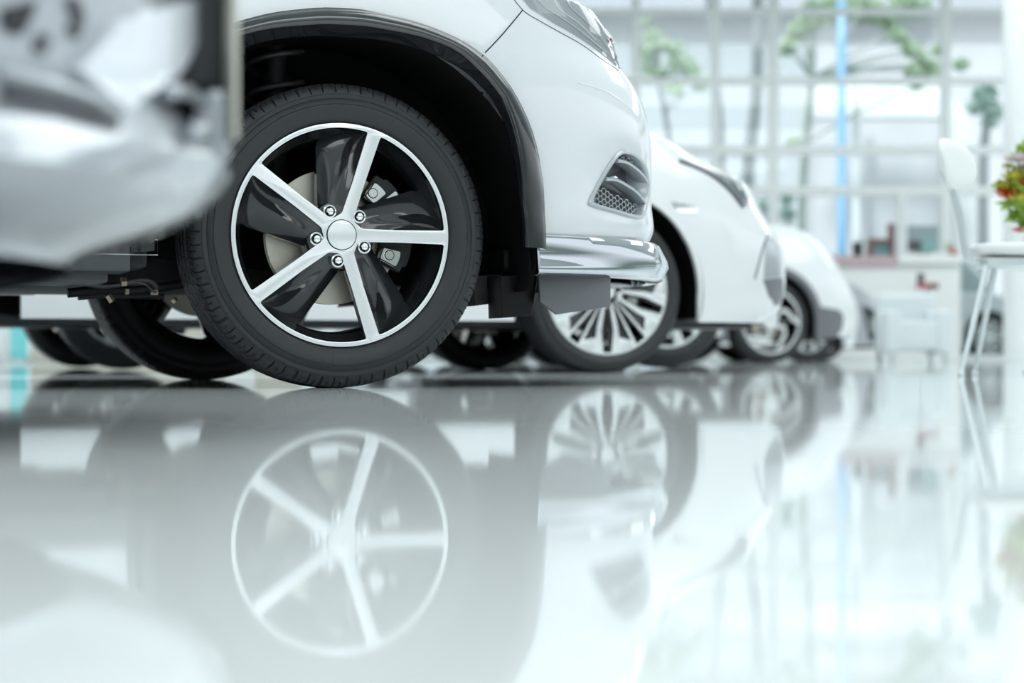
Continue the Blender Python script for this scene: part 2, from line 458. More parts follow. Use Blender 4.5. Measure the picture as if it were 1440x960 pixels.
def nut_bm():
    bm = bmesh.new(); n = 6
    lathe(bm, [(.0118, .006), (.0122, -.001), (.0095, -.0025), (.0085, .001)], 24, 0)
    rings = []
    for r, y in ((.0074,.002), (.0074,-.006), (.0060,-.0078), (.0035, -.0088)):
        rings.append([bm.verts.new((r*math.cos(2*PI*k/n+.3), y, r*math.sin(2*PI*k/n+.3))) for k in range(n)])
    for A, B in zip(rings, rings[1:]):
        for j in range(n): bm.faces.new((A[j], A[(j+1)%n], B[(j+1)%n], B[j]))
    bm.faces.new(rings[-1])
    bmesh.ops.recalc_face_normals(bm, faces=bm.faces)
    return bm
def disc_bm(r):
    bm = bmesh.new()
    lathe(bm, [(.062, -.012), (.068, -.012), (.076, .004), (r, .004), (r, .012), (r-.004, .013), (r-.004, .019), (r, .020), (r, .028), (.07, .028), (.062,.028)], 96, 0, closed=True)
    bmesh.ops.recalc_face_normals(bm, faces=bm.faces)
    return bm
def caliper_bm(r):
    bm = bmesh.new()
    def blk(a0, a1, r0, r1, y0, y1, mi, n=10):
        g = []
        for k in range(n+1):
            a = a0+(a1-a0)*k/n; t = math.sin(PI*k/n)**.4*.15+.85
            rm = (r0+r1)/2; rr0 = rm-(rm-r0)*t; rr1 = rm+(r1-rm)*t
            g.append([bm.verts.new((q*math.cos(a), y, q*math.sin(a))) for q, y in ((rr0,y0),(rr1,y0),(rr1,y1),(rr0,y1))])
        for A, B in zip(g, g[1:]):
            for j in range(4):
                f = bm.faces.new((A[j], A[(j+1)%4], B[(j+1)%4], B[j])); f.material_index = mi
        for q in (g[0], g[-1]): f = bm.faces.new(q); f.material_index = mi
    blk(R_(-28), R_(56), .104, r+.022, -.026, -.004, 0)
    blk(R_(-22), R_(48), r-.01, r+.030, -.020, .055, 0)
    blk(R_(40), R_(55), .108, .150, -.046, -.024, 1)
    blk(R_(33), R_(38), .115, .172, -.040, -.024, 1)
    blk(R_(-6), R_(0), .10, .175, -.044, -.022, 1)
    blk(R_(-27), R_(-12), .106, .152, -.046, -.022, 1)
    for a in (50, -19):
        tube(bm, [(.125*math.cos(R_(a)), -.05, .125*math.sin(R_(a))), (.125*math.cos(R_(a)), -.02, .125*math.sin(R_(a)))], .012, 12, mi=1)
    bmesh.ops.recalc_face_normals(bm, faces=bm.faces)
    bmesh.ops.bevel(bm, geom=[e for e in bm.edges if e.calc_face_angle(0) > .8], offset=.0022, segments=2, affect='EDGES')
    return bm
WM = {}
def wheel_meshes(style):
    if style in WM: return WM[style]
    d = {}
    cfg = {'blade': (.3355, .2445, .215, 1080, True), 'vee': (.330, .260, .225, 180, False), 'scroll': (.345, .268, .225, 180, False), 'plain': (.325, .225, .205, 144, False)}[style]
    R, Ro, W, seg, det = cfg
    d['R'] = R; d['W'] = W
    d['tire'] = mesh_of(tire_bm(R, Ro+.001, W, seg, det), 'tire', ['rubber'])
    bm = {'blade': rim_blade, 'vee': rim_vee, 'scroll': rim_scroll, 'plain': rim_plain}[style](Ro)
    bmesh.ops.recalc_face_normals(bm, faces=bm.faces)
    d['rim'] = mesh_of(bm, 'rim', ['machined', 'piano'], R_(28))
    b = bmesh.new(); lathe(b, [(0, -.0030), (.029, -.0028), (.0318, -.0018), (.0325, .003)], 48); d['hub_cap'] = mesh_of(b, 'hub_cap', ['machined'])
    d['lug_nut'] = mesh_of(nut_bm(), 'lug_nut', ['chrome'], R_(25))
    d['brake_disc'] = mesh_of(disc_bm(.150), 'brake_disc', ['rotor'])
    d['brake_caliper'] = mesh_of(caliper_bm(.150), 'brake_caliper', ['castblack', 'chrome'], R_(30))
    WM[style] = d; return d
def put(name, me, parent, loc=(0,0,0), rot=(0,0,0)):
    o = bpy.data.objects.new(name, me); COL.objects.link(o); o.parent = parent; o.location = loc; o.rotation_euler = rot; return o
def make_wheel(car, style, loc, far=False, spin=0.0, caliper_side=1):
    d = wheel_meshes(style)
    w = empty('wheel', loc, PI if far else 0, car)
    rot = (0, -spin, 0)
    put('tire', d['tire'], w, rot=rot)
    put('rim', d['rim'], w, (0,.004,0), rot=rot)
    put('hub_cap', d['hub_cap'], w, (0,.0035,0))
    for k in range(5):
        a = R_(46 + 72*k) + spin
        o = put('lug_nut', d['lug_nut'], w, (.0572*math.cos(a), .006, .0572*math.sin(a)), (0, -a, 0)); o.scale = (1.2, 1.1, 1.2)
    put('brake_disc', d['brake_disc'], w, (0,.088,0))
    put('brake_caliper', d['brake_caliper'], w, (0,.088,0), (0, 0 if not far else PI, 0) if False else (0,0,0))
    return w

# ------------------------------------------------------------------ car bodies
TH = R_(19.3)
class Car:
    def __init__(s, name, O, W, wb, R, th=TH):
        s.W, s.wb, s.R = W, wb, R
        s.O = Vector((O[0], O[1], 0)); s.c, s.sn = math.cos(th), math.sin(th); s.th = th
        s.root = empty(name, s.O, th)
        s.xs, s.n = .30, 2.3; s.xrs, s.nr = -wb-.35, 3.0
        s.inset = lambda z: 0.0
        s.zl = []; s.xn = []; s.xr = []
        s.bulge = None
    def w(s, p): return Vector((s.O.x + p[0]*s.c - p[1]*s.sn, s.O.y + p[0]*s.sn + p[1]*s.c, p[2]))
    def l(s, p):
        dx, dy = p[0]-s.O.x, p[1]-s.O.y; return Vector((dx*s.c + dy*s.sn, -dx*s.sn + dy*s.c, p[2]))
    def rayl(s, px, py):
        o = s.l(Vector((0,0,CH))); d = ray(px, py); q = s.l(Vector((0,0,CH)) + d); return o, q - o
    def plane(s, px, py, y):
        o, d = s.rayl(px, py); k = (y-o.y)/d.y; p = o + d*k; return p
    def front(s, z, xn, N):
        yi = s.inset(z); b = s.W/2 - yi; xs = min(s.xs, xn-.22); a = xn - xs; out = []
        for k in range(N+1):
            t = PI*k/N; sn, cs = max(0, math.sin(t)), math.cos(t)
            out.append((xs + a*sn**(2/s.n), s.W/2 - b*math.copysign(abs(cs)**(2/s.n), cs)))
        return out
    def fit(s, contour, zs):
        """contour: list of (py, px) of the outline; find the nose position for each height"""
        c = sorted(contour); pys = [q[0] for q in c]; pxs = [q[1] for q in c]
        out = []
        for z in zs:
            lo, hi = -1.2, 2.2
            for _ in range(26):
                m = (lo+hi)/2; best = None
                for x, y in s.front(z, m, 60)[:40]:
                    q = project(s.w((x, y, z)))
                    if best is None or q[0] > best[0]: best = q
                if best[0] > np.interp(best[1], pys, pxs): hi = m
                else: lo = m
            out.append(m)
        return out
    def xnz(s, z): return float(np.interp(z, s.zl, s.xn))
    def ysurf(s, x, z):
        yi = s.inset(z)
        xn = s.xnz(z); xs = min(s.xs, xn-.22)
        if x <= xs: y = yi
        else:
            a = xn - xs; q = min(1, (x-xs)/a); y = s.W/2 - (s.W/2-yi)*(1-q**s.n)**(1/s.n)
        if s.bulge: y += s.bulge(x, z)
        return y
    def hit(s, px, py, off=0):
        o, d = s.rayl(px, py); k0 = (-.25-o.y)/d.y; prev = None
        for i in range(900):
            k = k0 + i*.0012; p = o + d*k
            f = p.y - (s.ysurf(p.x, p.z) - off)
            if f >= 0 and p.x <= s.xnz(p.z)-.002: return p
            if p.x > s.xnz(p.z) + .0 and prev is not None:
                return prev
            prev = p
        return prev
    def norm(s, x, z):
        e = .004
        dx = (s.ysurf(x+e, z)-s.ysurf(x-e, z))/(2*e); dz = (s.ysurf(x, z+e)-s.ysurf(x, z-e))/(2*e)
        dx = min(dx, 6)
        return Vector((dx, -1, dz)).normalized()
    def on(s, x, z, off=0):
        p = Vector((x, s.ysurf(x, z), z)); return p + s.norm(x, z)*off
    def build_body(s, mat, archR, arch_zc=None, dx=.02, NF=90, NR=36, name='body', lip=.025, cuts=()):
        bm = bmesh.new(); W = s.W
        nS = int((s.xs - s.xrs)/dx); rows = []
        for z, xn, xr in zip(s.zl, s.xn, s.xr):
            loop = []; yi = s.inset(z); xs = min(s.xs, xn-.22)
            for i in range(nS): x = s.xrs + (xs-s.xrs)*i/nS; loop.append((x, yi))
            loop += s.front(z, xn, NF)
            for i in range(nS-1, -1, -1): x = s.xrs + (xs-s.xrs)*i/nS; loop.append((x, W-yi))
            a = max(.02, s.xrs - xr); b = W/2-yi
            for k in range(1, NR):
                t = PI*k/NR; loop.append((s.xrs - a*max(0, math.sin(t))**(2/s.nr), W/2 + b*math.copysign(abs(math.cos(t))**(2/s.nr), math.cos(t))))
            out = []
            for (x, y) in loop:
                if s.bulge:
                    if y < W*.45: y = y + s.bulge(x, z)
                    elif y > W*.55: y = y - s.bulge(x, z)
                out.append(bm.verts.new((x, y, z)))
            rows.append(out)
        n = len(rows[0])
        for A, B in zip(rows, rows[1:]):
            for j in range(n): bm.faces.new((A[j], A[(j+1)%n], B[(j+1)%n], B[j]))
        bm.faces.new(rows[-1])
        zc = s.R if arch_zc is None else arch_zc
        def cut(test, snap, side):
            kill = [f for f in bm.faces if test(f.calc_center_median())]
            vs = {v for f in kill for v in f.verts}
            bmesh.ops.delete(bm, geom=kill, context='FACES')
            mv = [v for v in vs if v.is_valid and v.link_faces]
            for v in mv: snap(v)
            es = [e for v in mv for e in v.link_edges if len(e.link_faces) == 1 and all(q in vs for q in e.verts) and max(q.co.z for q in e.verts) > s.zl[0]+.001]
            es = list(set(es))
            r = bmesh.ops.extrude_edge_only(bm, edges=es)
            for v in [g for g in r['geom'] if isinstance(g, bmesh.types.BMVert)]: v.co.y += lip*side
        for xc in (0, -s.wb):
            for side in (1, -1):
                def dist(x, z):
                    if z > zc: return math.hypot(x-xc, z-zc), math.atan2(z-zc, x-xc)
                    return abs(x-xc), (0 if x > xc else PI)
                def rr(a): return archR(a if xc == 0 else PI-a) if callable(archR) else archR
                def test(c):
                    if (c.y < W*.3) != (side == 1) or (side == -1 and c.y < W*.7): return False
                    d, a = dist(c.x, c.z); return d < rr(a)
                def snap(v):
                    x, z = v.co.x, v.co.z; d, a = dist(x, z)
                    if z > zc: R = rr(a); v.co.x = xc + R*math.cos(a); v.co.z = zc + R*math.sin(a)
                    else: v.co.x = xc + math.copysign(rr(a), x-xc)
                cut(test, snap, side)
        for poly in cuts:   # holes on the near front corner, outline in (x, z), mirrored to the far side
            def inside(x, z):
                c = False
                for i in range(len(poly)):
                    (x1, z1), (x2, z2) = poly[i-1], poly[i]
                    if (z1 > z) != (z2 > z) and x < (x2-x1)*(z-z1)/(z2-z1)+x1: c = not c
                return c
            def near(x, z):
                best = None
                for i in range(len(poly)):
                    a = Vector(poly[i-1]); b = Vector(poly[i]); p = Vector((x, z)); t = max(0, min(1, (p-a).dot(b-a)/max(1e-9, (b-a).length_squared)))
                    q = a + (b-a)*t
                    if best is None or (q-p).length < best[0]: best = ((q-p).length, q)
                return best[1]
            for side in (1, -1):
                kill = [f for f in bm.faces if ((f.calc_center_median().y < W/2) == (side == 1)) and inside(f.calc_center_median().x, f.calc_center_median().z)]
                vs = {v for f in kill for v in f.verts}; bmesh.ops.delete(bm, geom=kill, context='FACES')
                for v in vs:
                    if v.is_valid and v.link_faces:
                        q = near(v.co.x, v.co.z); y = s.ysurf(q.x, q.y); v.co = (q.x, y if side == 1 else W-y, q.y)
        o = obj(name, bm, mat, s.root, smooth=True, angle=R_(35)); return o
    def liners(s, R):
        for xc in (0, -s.wb):
            for side in (1, -1):
                bm = bmesh.new(); n = 28; y0, y1 = (.012, .36) if side == 1 else (s.W-.012, s.W-.36)
                A, B = [], []
                angs = [R_(-15) + (PI+R_(19))*k/n for k in range(n+1)]
                for a in angs:
                    x, z = R*math.cos(a), R*math.sin(a)
                    A.append(bm.verts.new((xc+x, y0, s.R+z))); B.append(bm.verts.new((xc+x, y1, s.R+z)))
                for i in range(n): bm.faces.new((A[i], A[i+1], B[i+1], B[i]))
                bm.faces.new(B)
                obj('wheel_arch_liner', bm, 'liner', s.root, smooth=True, angle=R_(40))
    def underbody(s, z0, z1, mat='plastic', xcut=.12):
        W = s.W; bm = bmesh.new(); R = .42; xf = s.xn[0]-xcut; xr = s.xr[0]+.1
        box(bm, (xr, .42, z0), (xf, W-.42, z1+.12), .01)
        box(bm, (-s.wb+R, .03, z0+.02), (-R, W-.03, z1+.04), .01)
        box(bm, (R+.02, .20, z0+.03), (xf-.1, W-.20, z1-.01), .01)
        box(bm, (xr+.1, .1, z0+.05), (-s.wb-R, W-.1, z1+.05), .01)
        for xc in (0, -s.wb): tube(bm, [(xc, .2, s.R), (xc, W-.2, s.R)], .045, 12)
        obj('underbody', bm, mat, s.root)
    def cabin(s, ztop, zroof, xf0, xf1, xr0, xr1, paint, glass='glassdark', base=-.03, ins=.08):
        W = s.W; bm = bmesh.new(); rows = []; L = 14
        for k in range(L+1):
            t = k/L; z = ztop+base + (zroof-ztop-base)*math.sin(t*PI/2)**.9 if k else ztop+base
            u = max(0.0, (z-ztop-base)/(zroof-ztop-base))
            xf = xf0 + (xf1-xf0)*u**1.25; xr = xr0 + (xr1-xr0)*u**1.6; yi = ins + .17*u**1.3 + (.12 if k == L else 0)
            if k == L: xf -= .25; xr += .25
            loop = []; N = 64; cx, ax = (xf+xr)/2, (xf-xr)/2; b = W/2-yi
            for j in range(N):
                a = 2*PI*j/N; e = 2/5.0
                loop.append(bm.verts.new((cx+ax*math.copysign(abs(math.cos(a))**e, math.cos(a)), W/2+b*math.copysign(abs(math.sin(a))**e, math.sin(a)), z)))
            rows.append(loop)
        for i, (A, B) in enumerate(zip(rows, rows[1:])):
            for j in range(64):
                f = bm.faces.new((A[j], A[(j+1)%64], B[(j+1)%64], B[j])); c = f.calc_center_median(); u = (c.z-ztop)/(zroof-ztop)
                mid = (xf0+xr0)/2
                ang = j % 32
                pil = abs(c.x-(mid+.1)) < .05 or j in (4,5,26,27,36,37,58,59)
                f.material_index = 0 if (u > .86 or u < .06 or pil) else 1
        bm.faces.new(rows[-1]).material_index = 0
        obj('cabin', bm, [paint, glass], s.root, smooth=True, angle=R_(35))
    def wheels(s, style, spin=0.0):
        for xc in (0, -s.wb):
            make_wheel(s.root, style, (xc, .012, s.R), False, spin)
            make_wheel(s.root, style, (xc, s.W-.012, s.R), True, .3)
    def arch_band(s, prof, mat, name='wheel_arch_cladding', a0=R_(-20), a1=R_(200), n=60, xc=0, far=False):
        """prof(a) -> list of (r, y) across the band"""
        bm = bmesh.new(); rows = []
        for k in range(n+1):
            a = a0 + (a1-a0)*k/n
            row = []
            for r, y in prof(a if xc == 0 else PI-a):
                yy = y if not far else s.W-y
                if a < 0: x, z = r, s.R + r*math.tan(a)
                elif a > PI: x, z = -r, s.R + r*math.tan(PI-a)
                else: x, z = r*math.cos(a), s.R + r*math.sin(a)
                row.append(bm.verts.new((xc+x, yy, z)))
            rows.append(row)
        m = len(rows[0])
        for A, B in zip(rows, rows[1:]):
            for j in range(m-1): bm.faces.new((A[j], A[j+1], B[j+1], B[j]))
        for q in (rows[0], rows[-1]): bm.faces.new(q)
        return obj(name, bm, mat, s.root, smooth=True, angle=R_(38))

def strip_on(car, pts, wid, off, mat, name, n=8, close=False):
    """a slim strip following the body through photograph-measured (x,z) points"""
    P = catmull([Vector((p[0], p[1], 0)) for p in pts], n, close); bm = bmesh.new()
    tube(bm, [car.on(p.x, p.y, off) for p in P], wid, 6, closed=close)
    return obj(name, bm, mat, car.root, smooth=True)
def poly_on(car, poly, off, thick, mat, name, step=.012, parent=None, fn=None):
    """a skin patch over the body: outline in (x,z)"""
    bm = bmesh.new(); xs_ = [p[0] for p in poly]; zs_ = [p[1] for p in poly]
    b2 = plate2d(poly, [], .01, 0)
    for f in list(b2.faces):
        pass
    fl = [f for f in b2.faces if f.normal.y < -.9]
    bmesh.ops.delete(b2, geom=[f for f in b2.faces if f not in fl], context='FACES')
    bmesh.ops.subdivide_edges(b2, edges=[e for e in b2.edges if e.calc_length() > step], cuts=2, use_grid_fill=True)
    bmesh.ops.subdivide_edges(b2, edges=[e for e in b2.edges if e.calc_length() > step], cuts=2, use_grid_fill=True)
    bmesh.ops.triangulate(b2, faces=b2.faces)
    bmesh.ops.subdivide_edges(b2, edges=[e for e in b2.edges if e.calc_length() > step], cuts=1)
    bmesh.ops.triangulate(b2, faces=b2.faces)
    r = bmesh.ops.solidify(b2, geom=b2.faces[:], thickness=.0001)
    for v in b2.verts:
        front = v.co.y < .00005
        o = off if front else off-thick
        if fn: o += fn(v.co.x, v.co.z)
        v.co = car.on(v.co.x, v.co.z, o)
    bmesh.ops.recalc_face_normals(b2, faces=b2.faces)
    return obj(name, b2, mat, car.root if parent is None else parent, smooth=True, angle=R_(50))

def levels(car, contour, z0, z1, step, top, rear):
    """nose positions fitted up to z1, then the listed bonnet heights; rear(z) gives the tail"""
    zs = [z0 + (z1-z0)*k/int((z1-z0)/step) for k in range(int((z1-z0)/step)+1)]
    xn = car.fit(contour, zs)
    # smooth
    for _ in range(3): xn = [xn[0]] + [(xn[i-1]+2*xn[i]+xn[i+1])/4 for i in range(1, len(xn)-1)] + [xn[-1]]
    last = (xn[-1], zs[-1])
    for (x, z) in top:
        n = max(2, int(abs(z-last[1])/step)*2+3); x0, z0_ = last
        for k in range(1, n+1):
            t = k/n; zs.append(z0_ + (z-z0_)*t); xn.append(x0 + (x-x0)*t)
        last = (x, z)
    car.zl, car.xn = zs, xn; car.xr = [rear(z) for z in zs]
def polar_from(car, pts, y, xc=0):
    out = []
    for px, py in pts:
        p = car.plane(px, py, y); out.append((math.atan2(p.z-car.R, p.x), math.hypot(p.x, p.z-car.R)))
    out.sort(); A = [a for a, r in out]; Rr = [r for a, r in out]
    def f(a):
        if a > PI/2: a = PI - a
        return float(np.interp(a, A, Rr))
    return f

# ================================================================== CAR A : the sharp white crossover
A = Car('crossover_car', (-.3665, 4.485), 1.77, 2.61, .3345)
A.inset = lambda z: .004 + (.07*max(0, (z-.62)/.4)**2)
A.xs, A.n = .28, 2.35
levels(A, [(-60,715),(-20,775),(0,803),(20,832),(45,852),(65,864),(98,871),(115,886),(140,901),(175,912),(205,916),(300,916),(322,921),(340,915),(352,903)],
       .322, .90, .012, [(.42,.955),(.15,1.0),(-.28,1.04)], lambda z: -2.61-.72+.06*((z-.6)/.4)**2)
ro = polar_from(A, [(452,14),(496,12),(549,21),(611,39),(658,61),(689,84),(721,125),(746,175),(761,234),(766,297)], -.008)
rm = polar_from(A, [(424,37),(486,36),(549,44),(611,59),(642,72),(674,100),(705,137),(721,181),(732,234),(734,281)], -.02)
ri = polar_from(A, [(433,56),(496,53),(549,59),(611,77),(658,103),(689,134),(711,175),(724,225),(730,281)], -.002)
def pix_xz(car, pts, off=0): return [(p.x, p.z) for p in (car.hit(px, py, off) for px, py in pts)]
vent_out = pix_xz(A, [(879,212),(893,217),(903,228),(909,243),(911,262),(909,284),(904,303),(893,306),(861,297),(833,289),(829,281),(846,250),(861,226),(870,215)])
VC = (sum(p[0] for p in vent_out)/len(vent_out)-.01, sum(p[1] for p in vent_out)/len(vent_out))
A.bulge = lambda x, z: .011*math.exp(-(((x-VC[0])/.115)**2 + ((z-VC[1])/.085)**2)**2)
A.build_body('white_paint', lambda a: ro(a)-.012, dx=.014, NF=150, NR=40, cuts=[vent_out])
def clad(a):
    o, m, i = ro(a), rm(a), ri(a)
    return [(o-.014, .012), (o, .003), (o+.001, -.004), (o-.005, -.010), (o-.2*(o-m), -.018), (o-.4*(o-m), -.0235), (o-.6*(o-m), -.0265), (o-.8*(o-m), -.0265), (m+.003, -.0245), (m, -.021), (m-.001,-.018), (i+.001, -.003), (i, .0), (i+.003, .010), (i+.010, .035)]
A.arch_band(clad, 'gloss_black', a0=R_(-3), a1=R_(186)); A.arch_band(clad, 'gloss_black', xc=-2.61, a0=R_(-6), a1=R_(186))
A.arch_band(clad, 'gloss_black', far=True, a0=R_(-3), a1=R_(186)); A.arch_band(clad, 'gloss_black', xc=-2.61, a0=R_(-6), a1=R_(186), far=True)
A.liners(.455)
A.underbody(.236, .33, xcut=.40)
A.cabin(1.04, 1.60, -.12, -.85, -3.15, -2.9, 'white_paint')
A.wheels('blade', R_(-.4))
# bottom skirt with polished finish
def skirt(car, contour, rows, mat, name, x0, N=150):
    zs = sorted({r[0] for r in rows}); xn = car.fit(contour, zs); f = lambda z: float(np.interp(z, zs, xn))
    bm = bmesh.new(); g = []
    for z, off in rows:
        c = car.front(.5, f(z), N); c = [(x, y - .0) for x, y in c]
        row = []
        for k, (x, y) in enumerate(c):
            a_ = c[max(0, k-1)]; b_ = c[min(N, k+1)]; t = Vector((b_[0]-a_[0], b_[1]-a_[1], 0)).normalized(); nn = Vector((t.y, -t.x, 0))
            if nn.x < 0 and 5 < k < N-5: nn = -nn
            if k <= 5: nn = Vector((0,-1,0))
            if k >= N-5: nn = Vector((0,1,0))
            q = min(1, max(0, (x-.62)/.12)) if name == 'bumper_skirt' else 0
            row.append(Vector((x, y, z)) + nn*(off))
        g.append([p for p in row if p.x >= x0])
    n = min(len(r) for r in g); rowsv = []
    for r in g:
        d = (len(r)-n)//2; rowsv.append([bm.verts.new(p) for p in r[d:d+n]])
    m = len(rowsv)
    for i in range(m):
        P, Q = rowsv[i], rowsv[(i+1) % m]
        for j in range(n-1): bm.faces.new((P[j], P[j+1], Q[j+1], Q[j]))
    bm.faces.new([r[0] for r in rowsv]); bm.faces.new([r[-1] for r in rowsv])
    return obj(name, bm, mat, car.root, smooth=True, angle=R_(40))
skirt(A, [(330,921),(345,922),(360,928),(372,937),(380,936),(388,925)],
      [(.346,-.03),(.346,.002),(.341,.008),(.325,.010),(.306,.008),(.290,.007),(.276,.012),(.266,.015),(.258,.012),(.253,.002),(.253,-.03)], 'skirt', 'bumper_skirt', .445)
# sill between the wheels
bm = bmesh.new(); box(bm, (-2.61+.46, -.012, .245), (-.46, .10, .332), .012); obj('side_skirt', bm, 'sillgrey', A.root, smooth=True, angle=R_(30))
bm = bmesh.new(); box(bm, (-2.61+.46, A.W-.10, .245), (-.46, A.W+.012, .332), .012); obj('side_skirt', bm, 'sillgrey', A.root, smooth=True, angle=R_(30))
bm = bmesh.new()
p0 = A.plane(222, 337, -.014); p1 = A.plane(222, 357, -.014)
tube(bm, [(-2.0, -.0125, p0.z), (p0.x, -.0125, p0.z), (p0.x, -.0125, p1.z-.002), (-2.0, -.0125, p1.z-.002)], .0013, 5)
obj('skirt_moulding', bm, 'bezel', A.root)
# dark underside skirt return
bm = bmesh.new(); box(bm, (-2.1, .05, .225), (-.50, .30, .252), .006); box(bm, (-2.2, .30, .190), (-.78, .55, .245), .012); obj('floor_panel', bm, 'greyplastic', A.root)
# air deflector plates ahead of the wheel
def yplate(car, pts, y, th, mat, name, bev=.002):
    q = [car.plane(px, py, y) for px, py in pts]; b = plate2d([(p.x, p.z) for p in q], [], th, bev)
    for v in b.verts: v.co.y += y
    return obj(name, b, mat, car.root, smooth=True, angle=R_(30))
yplate(A, [(757,376),(859,372),(859,431),(783,442),(760,424)], .10, .012, 'deflector', 'air_deflector')
yplate(A, [(704,387),(757,384),(755,402),(748,444),(706,447)], .13, .10, 'deepblack', 'mud_deflector', .004)
yplate(A, [(664,388),(760,380),(705,425),(668,430)], .24, .30, 'plastic', 'splash_shield', .004)
# panel gap between wing and bumper, lamp outline
strip_on(A, pix_xz(A, [(682,74),(690,66),(705,50),(722,30),(735,14)]), .0016, -.0004, 'castblack', 'panel_gap')
strip_on(A, pix_xz(A, [(712,-16),(735,14),(760,30),(790,47),(820,64),(850,86),(869,99)]), .0014, -.0002, 'greyplastic', 'lamp_gap')
# soft character crease of the bumper
strip_on(A, pix_xz(A, [(812,116),(840,124),(862,134),(880,148),(892,160)]), .0028, -.0012, 'white_paint', 'bumper_crease')
# headlight
hl = pix_xz(A, [(722,-16),(745,12),(775,31),(805,48),(835,68),(853,82),(866,93),(866,78),(861,62),(848,42),(830,20),(806,-2),(780,-22)])
poly_on(A, hl, .002, .006, 'lens', 'headlight', .02)
poly_on(A, [(x-.0, z) for x, z in hl], .0005, .004, 'lampsilver', 'headlight_reflector', .02)
for ln, wd, mt in (([(742,-14),(765,10),(790,26),(818,46),(842,66),(855,76)], .0025, 'bezel'), ([(775,-14),(800,8),(825,32),(846,56),(858,72)], .0025, 'bezel'), ([(758,-14),(782,8),(812,32),(838,58)], .002, 'white_plastic')):
    strip_on(A, pix_xz(A, ln), wd, .0005, mt, 'headlight_strip')
strip_on(A, pix_xz(A, [(849,44),(856,52),(861,60)]), .006, .001, 'chrome', 'headlight_trim')
strip_on(A, pix_xz(A, [(855,56),(857,59)]), .003, .006, 'red', 'headlight_marker', 3)
strip_on(A, pix_xz(A, [(858,66),(866,80),(871,96)]), .003, .001, 'bezel', 'headlight_trim')
# the bumper vent
def loop_on(car, pts, offs, mat, name, depth_rows):
    pass
bm = bmesh.new(); P = catmull([Vector((x, z, 0)) for x, z in vent_out], 4, True); rr = []
cx_ = sum(p.x for p in P)/len(P); cz_ = sum(p.y for p in P)/len(P)
for sc, off in ((1.03,-.002),(1.03,.004),(1.0,.007),(.93,.006),(.90,.001),(.87,-.02),(.84,-.05)):
    rr.append([bm.verts.new(A.on(cx_+(p.x-cx_)*sc, cz_+(p.y-cz_)*sc, off)) for p in P])
for a_, b_ in zip(rr, rr[1:]):
    for j in range(len(P)): bm.faces.new((a_[j], a_[(j+1)%len(P)], b_[(j+1)%len(P)], b_[j]))
obj('vent_bezel', bm, 'bezel', A.root, smooth=True, angle=R_(40))
bm = bmesh.new(); bm.faces.new([bm.verts.new(A.on(cx_+(p.x-cx_)*.86, cz_+(p.y-cz_)*.86, -.045)) for p in P]); obj('vent_back', bm, 'greyplastic', A.root)
def blade(pts, name='vent_blade'):
    q = pix_xz(A, pts); bm = bmesh.new(); pp = catmull([Vector((a, b, 0)) for a, b in q], 6); g = []
    for p in pp:
        n = A.norm(p.x, p.y); o = A.on(p.x, p.y, 0)
        g.append([bm.verts.new(o + n*a + Vector((0,0,b))) for a, b in ((.004,.0045),(.007,.001),(.005,-.0035),(-.018,-.0055),(-.040,.004),(-.018,.007))])
    for i in range(len(g)-1):
        for j in range(6): bm.faces.new((g[i][j], g[i][(j+1)%6], g[i+1][(j+1)%6], g[i+1][j]))
    bm.faces.new(g[0]); bm.faces.new(g[-1]); obj(name, bm, 'bezel', A.root, smooth=True, angle=R_(50))
blade([(866,226),(878,228),(890,235),(901,245),(909,257)]); blade([(850,252),(864,253),(880,261),(895,272),(905,285)])
for zone in (((846,264),(905,292),(898,303),(835,284)), ((868,224),(882,216),(906,232),(908,250),(890,232))):
    zp = pix_xz(A, zone); x0, x1 = min(p[0] for p in zp), max(p[0] for p in zp); z0, z1 = min(p[1] for p in zp), max(p[1] for p in zp)
    def ins(x, z):
        c = False
        for i in range(len(zp)):
            (x1_, z1_), (x2_, z2_) = zp[i-1], zp[i]
            if (z1_ > z) != (z2_ > z) and x < (x2_-x1_)*(z-z1_)/(z2_-z1_)+x1_: c = not c
        return c
    bm = bmesh.new(); rx, rz = .0085, .0062; i = 0; x = x0
    while x < x1:
        z = z0 + (rz*1.0 if i % 2 else 0)
        while z < z1:
            if ins(x, z):
                h = [A.on(x+rx*math.cos(k*PI/3), z+rz*1.15*math.sin(k*PI/3), -.012) for k in range(6)]
                tube(bm, h, .0015, 4, closed=True)
            z += rz*2
        x += rx*1.5; i += 1
    obj('vent_mesh', bm, 'bezel', A.root)
bm = bmesh.new(); vl = A.hit(871, 252); q = A.on(vl.x, vl.z, -.018); bmesh.ops.create_icosphere(bm, subdivisions=3, radius=.011, matrix=Matrix.Translation(q) @ Matrix.Diagonal((1.3,.8,1,1))); obj('fog_lamp', bm, 'chrome', A.root, smooth=True)
# suspension
bm = bmesh.new(); cp = []
for k in range(90):
    a = k/90*2*PI*4.2; cp.append((-.085+.062*math.cos(a), .30+.062*math.sin(a), .56+.30*k/90))
tube(bm, cp, .0075, 8); obj('coil_spring', bm, 'castgrey', A.root, smooth=True)
bm = bmesh.new(); tube(bm, [(-.085,.30,.36),(-.085,.30,.86)], .028, 16); tube(bm, [(-.085,.30,.555),(-.085,.30,.57)], .08, 20); obj('strut', bm, 'castblack', A.root, smooth=True, angle=R_(40))
def ulink(name, pts, y, rad, mat='castgrey', sq=None):
    bm = bmesh.new(); tube(bm, catmull([A.plane(px, py, y) for px, py in pts], 5), rad, 10, squash=sq); return obj(name, bm, mat, A.root, smooth=True, angle=R_(50))
ulink('control_arm', [(95,412),(140,408),(190,409),(225,404),(262,398)], .34, .016, 'castblack', (1,.7))
ulink('stabiliser_bar', [(60,398),(100,396),(150,402),(205,394),(222,405)], .28, .007)
